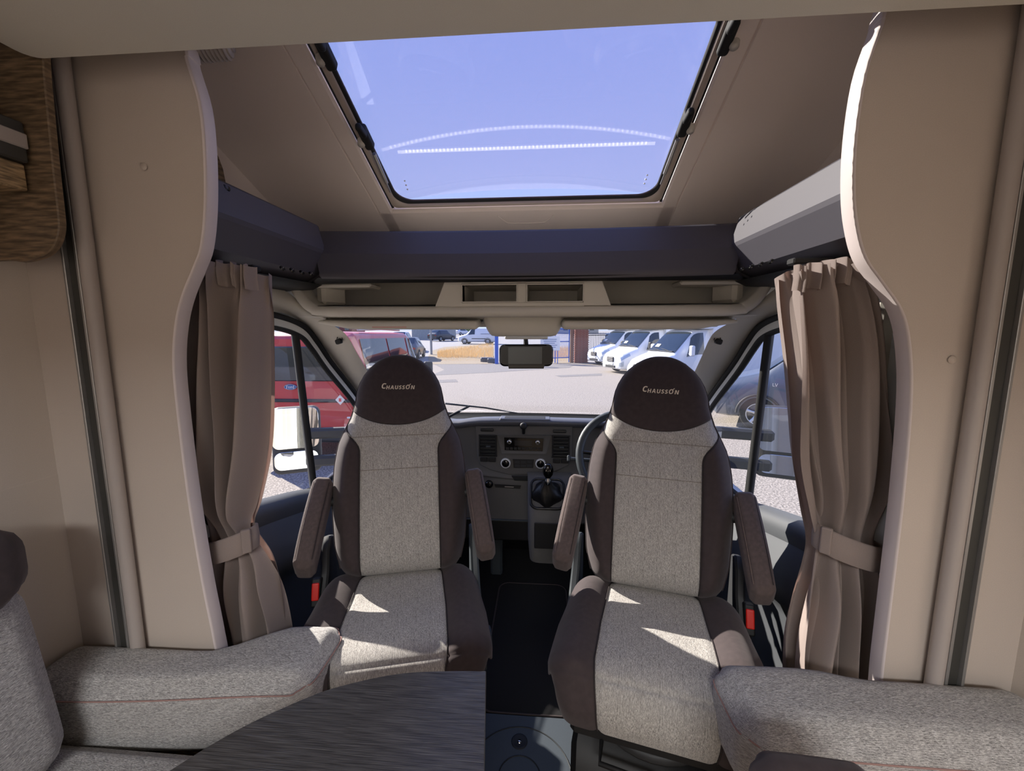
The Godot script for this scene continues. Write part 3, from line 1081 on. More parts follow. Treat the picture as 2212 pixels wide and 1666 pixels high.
# ================================================================ dark lockers round the cab
func build_lockers() -> void:
	for side in [-1, 1]:
		var who: String = "passenger" if side < 0 else "driver"
		var t := thing("overhead_locker", "dark creased side locker with four push buttons on the %s side" % who, "locker", Vector3(0.70 * side, 1.44, -1.10))
		var o := -t.position
		var s := Shape.new()
		var rows := []
		for q in [[0.004, 1.500], [0.004, 1.655], [-0.002, 1.658], [-0.008, 1.652], [-0.030, 1.572], [-0.028, 1.560], [0.0, 1.492], [0.012, 1.484], [0.05, 1.466], [0.10, 1.455]]:
			var row := []
			for i in 9:
				var z := lerpf(-0.895, -1.40, i / 8.0)
				row.append(Vector3((0.695 + q[0]) * side, q[1], z) + o)
			rows.append(row)
		s.patch([rows[0], rows[1], rows[2], rows[3]])
		s.strips([rows[3], rows[4]])
		s.patch([rows[4], rows[5]])
		s.strips([rows[5], rows[6]])
		s.patch([rows[6], rows[7], rows[8], rows[9]])
		put("locker_front", s, mats.locker, t)
		s = Shape.new()
		s.box(Vector3(0.808 * side, 1.50, -1.15) + o, Vector3(0.22, 0.012, 0.50), 0.002)
		put("locker_base", s, mats.black, t)
		# rounded end cap against the middle shelf
		s = Shape.new()
		var cap := []
		for q in [[0.004, 1.655], [-0.002, 1.658], [-0.008, 1.652], [-0.030, 1.572], [-0.030, 1.545], [-0.018, 1.500], [0.0, 1.478], [0.05, 1.462]]:
			cap.append(Vector3((0.695 + q[0]) * side, q[1], -1.402) + o)
		s.flat(cap, Vector3.RIGHT, Vector3.UP)
		put("end_cap", s, mats.locker, t)
		# push buttons under the front end
		var pts := [[611, 579], [632, 583], [653, 588], [673, 591]] if side < 0 else [[1602, 581], [1621, 576], [1642, 570], [1664, 564]]
		for p in pts:
			var at := on_x(p[0], p[1], 0.665 * side)
			s = Shape.new()
			s.lathe([Vector2(0, 0.0015), Vector2(0.006, 0.0015), Vector2(0.0075, 0.0005), Vector2(0.0085, -0.004)], 14, Transform3D(Basis(Vector3.BACK, 0.9 * side), at + o))
			var bt := put("push_button", s, mats.gloss, t)
			s = Shape.new()
			s.box(at + o + Vector3(-0.0012 * side, 0.0012, 0.0), Vector3(0.0035, 0.0035, 0.0035), 0.001)
			put("button_icon", s, mats.chrome, bt)
		if side < 0:
			var at := on_x(478, 408, -0.70)
			s = Shape.new()
			s.lathe([Vector2(0.004, 0.012), Vector2(0.010, 0.012), Vector2(0.014, 0.004), Vector2(0.014, -0.004)], 16, Transform3D(Basis(Vector3.BACK, -1.2), at + o + Vector3(0.004, 0, 0)))
			put("lock_knob", s, mats.gloss, t)
		# black under-fairing that meets the curtain rail
		s = Shape.new()
		s.patch([[Vector3(0.74 * side, 1.462, -0.895) + o, Vector3(0.70 * side, 1.462, -1.43) + o], [Vector3(0.765 * side, 1.44, -0.895) + o, Vector3(0.735 * side, 1.445, -1.43) + o], [Vector3(0.84 * side, 1.435, -0.895) + o, Vector3(0.84 * side, 1.44, -1.43) + o]])
		put("under_fairing", s, mats.black, t)
	# middle shelf across the front with its leaning fascia
	var t := thing("overcab_shelf", "long dark open shelf with a leaning fascia below the roof window", "shelf", Vector3(0, 1.47, -1.40))
	var o := -t.position
	var s := Shape.new()
	var rows := []
	for q in [[1.475, -1.365, 0.665], [1.482, -1.358, 0.668], [1.50, -1.362, 0.672], [1.560, -1.378, 0.690], [1.640, -1.432, 0.705], [1.646, -1.437, 0.705], [1.640, -1.442, 0.705], [1.56, -1.39, 0.69]]:
		var row := []
		for i in 17:
			var u := i / 8.0 - 1.0
			row.append(Vector3(q[2] * u, q[0] - 0.006 * (1.0 - u * u), q[1] - 0.012 * (1.0 - u * u)) + o)
		rows.append(row)
	s.patch([rows[0], rows[1], rows[2], rows[3]])
	s.patch([rows[3], rows[4]])
	s.patch([rows[4], rows[5], rows[6], rows[7]])
	put("fascia", s, mats.locker, t)
	s = Shape.new()
	s.box(Vector3(0, 1.555, -1.60) + o, Vector3(1.83, 0.014, 0.40), 0.003)
	put("shelf_board", s, mats.locker, t)
	s = Shape.new()
	s.patch([[Vector3(-0.68, 1.478, -1.366) + o, Vector3(0.68, 1.478, -1.366) + o], [Vector3(-0.72, 1.462, -1.39) + o, Vector3(0.72, 1.462, -1.39) + o], [Vector3(-0.80, 1.470, -1.45) + o, Vector3(0.80, 1.470, -1.45) + o], [Vector3(-0.84, 1.50, -1.47) + o, Vector3(0.84, 1.50, -1.47) + o]])
	put("under_fairing", s, mats.black, t)
	# light strip lying on the shelf behind the fascia; its image shows in the roof window
	var l := thing("led_strip", "row of small white lamps lying on the shelf behind the dark fascia", "lamp", Vector3(-0.005, 1.563, -1.495))
	s = Shape.new()
	s.box(Vector3(0, 0.002, 0), Vector3(0.95, 0.005, 0.018), 0.001)
	put("backing", s, mats.metal_white, l)
	s = Shape.new()
	for i in 62:
		s.box(Vector3(-0.4575 + i * 0.015, 0.006, 0), Vector3(0.0065, 0.004, 0.010), 0.001)
	put("lamp_dots", s, mats.led, l)
	var a := AreaLight3D.new()
	a.name = "strip_light"
	a.area_size = Vector2(0.98, 0.012)
	a.light_energy = 0.015
	a.light_color = Color("fff4e6")
	a.area_range = 8.0
	a.shadow_enabled = true
	l.add_child(a)
	a.position = Vector3(0, 0.012, 0)
	a.rotation.x = PI / 2

# ================================================================ swivel seats, turned to face the lounge
const BACK_TOP := 0.745
var half_back := [[0.0, 0.178], [0.03, 0.197], [0.1, 0.214], [0.235, 0.223], [0.36, 0.219], [0.436, 0.206], [0.48, 0.187], [0.52, 0.168], [0.585, 0.149], [0.605, 0.145], [0.66, 0.127], [0.70, 0.100], [0.73, 0.060], [0.742, 0.025], [0.745, 0.004]]
func back_half(v: float) -> float:
	if v > 0.585:
		return 0.149 * sqrt(maxf(1.0 - pow((v - 0.585) / (BACK_TOP - 0.585), 1.75), 0.0004))
	return smooth_up(half_back, v)
func back_pt(u: float, v: float, dip: float, rear := false) -> Vector3:
	var a := absf(u)
	var w := back_half(v)
	var rim := sqrt(maxf(1.0 - pow(a, 5.0), 0.0))
	var e := 1.0
	if v > 0.60:
		e = sqrt(maxf(1.0 - pow((v - 0.60) / (BACK_TOP - 0.60), 3.0), 0.0))
	elif v < 0.07:
		e = sqrt(maxf(1.0 - 0.9 * pow((0.07 - v) / 0.07, 2.0), 0.0))
	var d := 0.058 * rim * e
	if rear:
		d = -0.055 * rim * e
	else:
		d += e * rim * (0.026 * exp(-pow((a - 0.80) / 0.16, 2.0)) * (1.0 - smoothstep(0.42, 0.52, v)) + 0.014 * sin(PI * clampf(v / 0.45, 0, 1)) + 0.012 * smoothstep(0.5, 0.62, v))
		d -= dip
	var r := deg_to_rad(15.0)
	return Vector3(w * u, 0.495, -0.01) + Vector3(0, cos(r), -sin(r)) * v + Vector3(0, sin(r), cos(r)) * d
func panel_u(v: float) -> float:   # where the pale middle panel ends, as a share of the half width
	var w := back_half(v)
	return lerpf(0.128 / w, 1.0, pow(smoothstep(0.395, 0.505, v), 1.6))
func head_v(u: float) -> float:
	return 0.492 + 0.055 * u * u
func seam(t: float) -> float:   # how far the cloth sinks towards a seam at either end of 0..1
	var m := minf(t, 1.0 - t)
	return 0.007 * exp(-pow(m / 0.035, 2.0))
func sit_path(w: float) -> Array:   # (y, z) along the cushion's middle, from crease to under the front
	var p := [Vector2(0.485, -0.03), Vector2(0.50, 0.03), Vector2(0.497, 0.15), Vector2(0.503, 0.28), Vector2(0.502, 0.345), Vector2(0.488, 0.388), Vector2(0.455, 0.412), Vector2(0.41, 0.418), Vector2(0.365, 0.405)]
	var t := clampf(w, 0, 1) * (p.size() - 1)
	var k := mini(int(t), p.size() - 2)
	var f := t - k
	var a: Vector2 = p[maxi(k - 1, 0)]
	var b: Vector2 = p[k]
	var c: Vector2 = p[k + 1]
	var d: Vector2 = p[mini(k + 2, p.size() - 1)]
	var q := (b * 2.0 + (c - a) * f + (a * 2.0 - b * 5.0 + c * 4.0 - d) * f * f + (b * 3.0 - a - c * 3.0 + d) * f * f * f) * 0.5
	var tg := ((c - a) + (a * 2.0 - b * 5.0 + c * 4.0 - d) * 2.0 * f + (b * 3.0 - a - c * 3.0 + d) * 3.0 * f * f).normalized()
	return [q, Vector2(tg.y, -tg.x)]
func sit_pt(u: float, w: float, dip: float) -> Vector3:
	var r := sit_path(w)
	var q: Vector2 = r[0]
	var n: Vector2 = r[1]
	var a := absf(u)
	var hw := look_up([[0.0, 0.215], [0.12, 0.245], [0.3, 0.262], [0.5, 0.262], [0.62, 0.252], [0.8, 0.236], [1.0, 0.225]], w)
	var x := a * hw
	var drop := 0.0
	if a > 1.1:
		x = hw
		drop = hw * 0.18 + (a - 1.1) / 0.3 * 0.05 * (1.0 - smoothstep(0.3, 0.8, w))
	elif a > 0.8:
		var g := (a - 0.8) / 0.3 * PI / 2
		x = hw * (0.8 + 0.2 * sin(g))
		drop = hw * 0.18 * (1.0 - cos(g))
	var lift := 0.022 * exp(-pow((a - 0.74) / 0.17, 2.0)) * (1.0 - smoothstep(0.55, 0.75, w)) * smoothstep(0.0, 0.15, w)
	lift += 0.006 * (1.0 - minf(a / 0.5, 1.0)) * sin(PI * clampf(w / 0.6, 0, 1))
	lift -= dip + 0.004 * exp(-pow((w - 0.615) / 0.012, 2.0))
	var off := (lift - drop)
	return Vector3(x * signf(u), q.x + n.x * off, q.y + n.y * off)
func grid(nu: int, nv: int, f: Callable) -> Array:
	var rows := []
	for j in nv + 1:
		var row := []
		for i in nu + 1:
			row.append(f.call(float(i) / nu, float(j) / nv))
		rows.append(row)
	return rows
func bunch(t: float) -> float:   # samples crowd towards both ends, where the seams are
	return 0.5 - 0.5 * cos(PI * t)
func make_seat(label: String, at: Vector3, turn: float, aisle: int) -> void:
	var t := thing("swivel_seat", label, "seat", at, turn, "cab seats turned round to face the lounge")
	# ---- backrest
	var back := Node3D.new()
	back.name = "backrest"
	t.add_child(back, true)
	var s := Shape.new()
	s.patch(grid(28, 64, func(a: float, b: float) -> Vector3:
		var k := bunch(a)
		var v: float = bunch(b) * head_v(k * 2 - 1)
		var u: float = (k * 2 - 1) * panel_u(v)
		var stitch := 0.003 * (exp(-pow((v - 0.345) / 0.004, 2.0)) + exp(-pow((v - 0.455) / 0.004, 2.0)))
		return back_pt(u, v, seam(k) + (0.007 * exp(-pow((1.0 - b) / 0.03, 2.0))) + stitch)))
	put("centre_cloth", s, mats.tweed_seat, back)
	for side in [-1.0, 1.0]:
		s = Shape.new()
		s.patch(grid(18, 48, func(a: float, b: float) -> Vector3:
			var k := bunch(a)
			var v := b * 0.506
			var u := lerpf(panel_u(v), 1.0, k)
			return back_pt(u * side, v, 0.007 * exp(-pow(k / 0.05, 2.0)))))
		put("bolster", s, mats.suede, back)
		# piping between cloth and suede
		s = Shape.new()
		var line := []
		for i in 41:
			var v := 0.01 + 0.485 * i / 40.0
			line.append(back_pt(panel_u(v) * side, v, 0.004))
		s.tube(line, 0.0018, 6)
		put("seam_piping", s, mats.piping, back)
	s = Shape.new()
	s.patch(grid(32, 28, func(a: float, b: float) -> Vector3:
		var u := bunch(a) * 2 - 1
		var v := lerpf(head_v(u), BACK_TOP, bunch(b))
		return back_pt(u, v, 0.007 * exp(-pow(b / 0.03, 2.0)))))
	put("head_cover", s, mats.suede, back)
	s = Shape.new()
	var arc := []
	for i in 31:
		var u := i / 15.0 - 1.0
		arc.append(back_pt(u * 0.985, head_v(u), 0.004))
	s.tube(arc, 0.0018, 6)
	put("head_piping", s, mats.piping, back)
	s = Shape.new()
	s.patch(grid(20, 30, func(a: float, b: float) -> Vector3: return back_pt(bunch(a) * 2 - 1, BACK_TOP * bunch(b), 0.0, true)))
	put("back_shell", s, mats.suede, back)
	# welt running round the edge
	s = Shape.new()
	var welt := []
	for i in 61:
		var k := i / 60.0
		var v := BACK_TOP * (k * 2.0 if k < 0.5 else 2.0 - k * 2.0)
		welt.append(back_pt(-0.995 if k < 0.5 else 0.995, clampf(v, 0.03, BACK_TOP - 0.001), 0.0) + Vector3(0, 0, 0.004))
	s.tube(welt, 0.002, 6)
	put("edge_welt", s, mats.suede, back)
	for v in [0.345, 0.455]:
		s = Shape.new()
		var cross := []
		for i in 25:
			cross.append(back_pt((i / 12.0 - 1.0) * panel_u(v) * 0.985, v, 0.0002))
		s.tube(cross, 0.0009, 5)
		put("cross_seam", s, mats.cloth_seam, back)
	# embroidered word on the headrest
	var font := SystemFont.new()
	font.font_names = PackedStringArray(["Droid Sans"])
	font.font_weight = 700
	var r := deg_to_rad(15.0)
	var up := Vector3(0, cos(r), -sin(r))
	var out := Vector3(0, sin(r), cos(r))
	var spot := back_pt(0.0, 0.618, 0.0)
	var word := Node3D.new()
	word.name = "embroidery"
	back.add_child(word, true)
	word.transform = Transform3D(Basis(Vector3.RIGHT, up, out) * Basis(Vector3.BACK, -0.02), spot + out * 0.0005)
	var letters := [["C", -0.049, 27], ["H", -0.0345, 20], ["A", -0.0205, 20], ["U", -0.0065, 20], ["S", 0.0062, 20], ["S", 0.0172, 20], ["O", 0.0312, 22], ["N", 0.0477, 20]]
	for q in letters:
		var tm := TextMesh.new()
		tm.text = q[0]
		tm.font = font
		tm.font_size = q[2]
		tm.pixel_size = 0.00092
		tm.depth = 0.0016
		tm.curve_step = 1.0
		var mi := MeshInstance3D.new()
		mi.name = "letter"
		mi.mesh = tm
		mi.material_override = mats.thread
		word.add_child(mi, true)
		mi.transform = Transform3D(Basis(Vector3(1, 0, 0), Vector3(0.16, 1, 0), Vector3(0, 0, 1)), Vector3(q[1], 0.0045 if q[0] == "C" else (0.0006 if q[0] == "O" else 0.0), 0.0))
	s = Shape.new()
	s.box(Vector3(0.0375, 0.009, 0.0), Vector3(0.009, 0.0022, 0.0016), 0.0004, Basis(Vector3.BACK, 0.75))
	s.box(Vector3(0.033, 0.0075, 0.0), Vector3(0.005, 0.002, 0.0016), 0.0004, Basis(Vector3.BACK, -0.6))
	put("letter_tick", s, mats.thread, word)
	# ---- cushion
	var cu := Node3D.new()
	cu.name = "cushion"
	t.add_child(cu, true)
	s = Shape.new()
	s.patch(grid(24, 60, func(a: float, b: float) -> Vector3:
		var k := bunch(a)
		var lim := lerpf(0.53, 0.57, b)
		return sit_pt((k * 2 - 1) * lim, b, seam(k))))
	put("centre_cloth", s, mats.tweed_seat, cu)
	for side in [-1.0, 1.0]:
		s = Shape.new()
		s.patch(grid(22, 60, func(a: float, b: float) -> Vector3:
			var lim := lerpf(0.53, 0.57, b)
			return sit_pt(lerpf(lim, 1.4, a) * side, b, 0.007 * exp(-pow(a / 0.04, 2.0)))))
		put("bolster", s, mats.suede, cu)
		s = Shape.new()
		var line := []
		for i in 41:
			line.append(sit_pt(lerpf(0.53, 0.57, i / 40.0) * side, i / 40.0, 0.004))
		s.tube(line, 0.0018, 6)
		put("seam_piping", s, mats.piping, cu)
	s = Shape.new()
	s.box(Vector3(0, 0.385, 0.17), Vector3(0.44, 0.05, 0.42), 0.02)
	put("cushion_pan", s, mats.black, cu)
	# ---- pedestal and side covers
	var ped := Node3D.new()
	ped.name = "pedestal"
	t.add_child(ped, true)
	s = Shape.new()
	s.prism([Vector2(-0.17, -0.012), Vector2(0.19, -0.012), Vector2(0.21, 0.05), Vector2(0.19, 0.24), Vector2(-0.17, 0.24)], Transform3D(Basis(Vector3(0, 0, 1), Vector3(0, 1, 0), Vector3(1, 0, 0)), Vector3(-0.2, 0, 0.14)), 0.4, 0.015)
	put("pedestal_box", s, mats.black, ped)
	s = Shape.new()
	s.lathe([Vector2(0.0, 0.24), Vector2(0.17, 0.24), Vector2(0.18, 0.255), Vector2(0.18, 0.285), Vector2(0.0, 0.29)], 32, Transform3D(Basis(), Vector3(0, 0, 0.16)))
	put("swivel_plate", s, mats.bumper, ped)
	s = Shape.new()
	s.box(Vector3(0, 0.325, 0.16), Vector3(0.40, 0.075, 0.40), 0.012)
	s.tube([Vector3(-0.12, 0.30, 0.34), Vector3(-0.12, 0.29, 0.41), Vector3(0.02, 0.285, 0.415)], 0.006, 8)
	put("slide_frame", s, mats.black, ped)
	for side in [-1, 1]:
		s = Shape.new()
		var outl := [Vector2(-0.10, 0.60), Vector2(-0.05, 0.62), Vector2(-0.02, 0.585), Vector2(0.0, 0.52), Vector2(0.05, 0.455), Vector2(0.09, 0.44), Vector2(0.10, 0.40), Vector2(0.22, 0.36), Vector2(0.24, 0.30), Vector2(0.20, 0.26), Vector2(-0.06, 0.26), Vector2(-0.11, 0.32)]
		s.prism(outl, Transform3D(Basis(Vector3(0, 0, 1), Vector3(0, 1, 0), Vector3(1, 0, 0)), Vector3((0.232 if side > 0 else -0.258), 0, 0)), 0.026, 0.006)
		put("side_cover", s, mats.plastic_grey if side == aisle else mats.bumper, t)
	s = Shape.new()
	var prof := []
	for i in 48:
		var rr := 0.040 if i % 2 == 0 else 0.037
		prof.append(Vector2.from_angle(TAU * i / 48) * rr)
	s.prism(prof, Transform3D(Basis(Vector3(0, 0, 1), Vector3(0, 1, 0), Vector3(1, 0, 0)), Vector3((0.258 if aisle > 0 else -0.280), 0.335, 0.16)), 0.022, 0.003)
	put("height_knob", s, mats.plastic_grey, t)
	# ---- arm pads hanging forward from the backrest
	for side in [-1, 1]:
		var arm := Node3D.new()
		arm.name = "armrest"
		t.add_child(arm, true)
		arm.transform = Transform3D(Basis(Vector3.BACK, 0.12 * side) * Basis(Vector3.RIGHT, deg_to_rad(-40.0)), Vector3(0.262 * side, 0.69, 0.012))
		s = Shape.new()
		s.soft(Vector3.ZERO, Vector3(0.058, 0.275, 0.078), 0.016, 0.004, Basis(), 6, func(q: Vector3) -> Vector3:
			return q + Vector3(0, 0.012 * q.z / 0.039, 0.010 * cos(q.y / 0.275 * PI)))
		put("arm_pad", s, mats.suede_arm, arm)
		for e in [-1, 1]:
			s = Shape.new()
			var st := []
			for i in 13:
				var y := lerpf(-0.118, 0.118, i / 12.0)
				st.append(Vector3(0.0235 * e, y + 0.010, 0.0395 + 0.010 * cos(y / 0.275 * PI)))
			s.tube(st, 0.0011, 5)
			put("arm_seam", s, mats.stitch if e == -1 else mats.piping, arm)
		s = Shape.new()
		s.tube([Vector3(-0.03 * side, 0.085, -0.02), Vector3(-0.075 * side, 0.085, -0.02)], 0.016, 10)
		put("pivot", s, mats.bumper, arm)
	# ---- belt buckle beside the cushion, away from the aisle
	var bk := Node3D.new()
	bk.name = "belt_buckle"
	t.add_child(bk, true)
	bk.transform = Transform3D(Basis(Vector3.RIGHT, -0.35), Vector3(-0.262 * aisle, 0.475, 0.03))
	s = Shape.new()
	s.soft(Vector3(0, 0, 0), Vector3(0.028, 0.085, 0.036), 0.006, 0.0, Basis(), 3)
	s.tube([Vector3(0, -0.03, 0), Vector3(0, -0.13, -0.03)], [0.010, 0.008], 8)
	put("buckle_body", s, mats.black, bk)
	s = Shape.new()
	s.soft(Vector3(0, 0.004, 0.019), Vector3(0.022, 0.052, 0.010), 0.004, 0.0, Basis(), 2)
	put("release_button", s, mats.red, bk)
func build_seats() -> void:
	make_seat("grey and dark brown swivel seat on the passenger side, sun patch across its cushion front", Vector3(-0.388, 0, -1.262), deg_to_rad(14.5), 1)
	make_seat("grey and dark brown swivel seat in front of the steering wheel", Vector3(0.43, 0, -1.232), deg_to_rad(-13.0), -1)

# ================================================================ curtains
func curtain(label: String, left: Array, right: Array, tie_y: float, seed_: int, side: int) -> void:
	var t := thing("curtain", label, "curtain", pz((left[-1][0] + right[-1][0]) / 2.0, left[-1][1], -1.0))
	var o := -t.position
	var rng := RandomNumberGenerator.new()
	rng.seed = seed_
	var lp := []
	var rp := []
	for p in left:
		lp.append(pz(p[0] + (14.0 if side > 0 else 0.0), p[1], -0.990))
	for p in right:
		rp.append(pz(p[0] - (16.0 if side < 0 else 0.0), p[1], -0.990))
	lp = spline(lp, 64)
	rp = spline(rp, 64)
	var folds := 3.6
	var ph := [rng.randf() * TAU, rng.randf() * TAU, rng.randf() * TAU, rng.randf() * TAU]
	for layer in 2:
		var rows := []
		for j in 64:
			var row := []
			var y: float = lp[j].y
			var near := exp(-pow((y - tie_y) / 0.10, 2.0))
			var top := smoothstep(1.36, 1.44, y)
			for i in 141:
				var u := i / 140.0
				# folds drift a little on their way down and gather at the band
				var drift := 0.35 * sin(y * 2.3 + ph[0]) + 0.2 * sin(y * 5.1 + ph[1])
				var a := (u + 0.05 * sin(u * 5.0 + y * 1.7 + ph[2])) * folds * TAU + drift + layer * 1.7
				var w := sin(a)
				w = signf(w) * pow(absf(w), 0.8)
				var amp: float = lerpf(0.034, 0.012, near) * (1.0 - 0.35 * layer)
				var fold := w * amp + 0.008 * sin(a * 2.0 + ph[3] + y * 4.0) * (1.0 - near)
				fold += top * 0.010 * sin(u * folds * 2.6 * TAU + ph[1])
				var bulge := 0.04 * (1.0 - pow(2.0 * u - 1.0, 2.0)) * (1.0 - 0.6 * near)
				var x_sway := 0.010 * sin(a * 0.5 + y * 6.0 + ph[2]) * (1.0 - near) + top * 0.006 * sin(a * 2.0)
				var p: Vector3 = lp[j].lerp(rp[j], u)
				p += Vector3(x_sway, top * 0.008 * sin(a + 1.0), fold + bulge * 0.8 - 0.006 - 0.032 * layer)
				row.append(p + o)
			rows.append(row)
		var s := Shape.new()
		s.patch(rows)
		put("curtain_front" if layer == 0 else "curtain_lining", s, mats.curtain, t)
	# heading tape stitched along the top
	var s := Shape.new()
	var rows := []
	for q in [[0.0, 0.0], [0.5, 0.003], [1.0, 0.0]]:
		var row := []
		for i in 141:
			var u := i / 140.0
			var a = u * folds * TAU * 1.4 + ph[0]
			var p: Vector3 = lp[0].lerp(rp[0], u) + Vector3(0, 0.012 - 0.055 * q[0] + 0.004 * sin(a + 2.0), 0.016 * sin(a) + 0.006 * sin(a * 2.3) + 0.026 + q[1])
			row.append(p + o)
		rows.append(row)
	s.patch(rows)
	put("heading", s, mats.curtain, t)
	# tie band
	var jt := 0
	for j in 64:
		if absf(lp[j].y - tie_y) < absf(lp[jt].y - tie_y):
			jt = j
	var mid: Vector3 = (lp[jt] + rp[jt]) / 2 + o
	var hw: float = (rp[jt].x - lp[jt].x) / 2 + 0.006
	rows = []
	for q in [[-0.031, -0.004], [-0.029, 0.002], [0.0, 0.004], [0.029, 0.002], [0.031, -0.004]]:
		var row := []
		for i in 48:
			var a := TAU * i / 48
			row.append(mid + Vector3(cos(a) * (hw + q[1]), q[0] + 0.022 * cos(a) * -side, sin(a) * (0.048 + q[1]) + 0.010))
		rows.append(row)
	s = Shape.new()
	s.patch(rows, true)
	var band := put("tie_band", s, mats.curtain, t)
	s = Shape.new()
	s.soft(mid + Vector3(-hw * 0.92 * side, 0.024, 0.036), Vector3(0.022, 0.064, 0.012), 0.004, 0.0, Basis(Vector3.UP, -0.7 * side), 3)
	put("band_end", s, mats.curtain, band)
func build_curtains() -> void:
	curtain("taupe tied-back curtain whose foot spreads towards the passenger seat", [[428, 572], [418, 640], [415, 720], [412, 800], [418, 900], [430, 1010], [448, 1120], [452, 1170], [458, 1260], [468, 1340], [480, 1420]], [[580, 588], [580, 660], [578, 760], [576, 860], [570, 980], [552, 1090], [546, 1150], [585, 1210], [612, 1280], [626, 1350], [632, 1420]], pz(500, 1152, -0.990).y, 5, -1)
	curtain("taupe tied-back curtain beside the driver seat with sun on its top", [[1688, 592], [1692, 680], [1697, 780], [1700, 900], [1706, 1000], [1730, 1100], [1745, 1170], [1738, 1230], [1720, 1310], [1703, 1390], [1695, 1480]], [[1862, 566], [1895, 660], [1912, 750], [1918, 850], [1920, 950], [1912, 1060], [1892, 1140], [1886, 1190], [1884, 1280], [1876, 1390], [1868, 1480]], pz(1815, 1190, -0.990).y, 9, 1)
	# curtain rail
	for side in [-1, 1]:
		var s := Shape.new()
		s.box(Vector3(0.76 * side, 1.455, -1.0), Vector3(0.26, 0.014, 0.03), 0.003)
		tag(put("curtain_rail", s, mats.black), "short black curtain rail over the %s-side curtain" % ("passenger" if side < 0 else "driver"), "curtain rail")

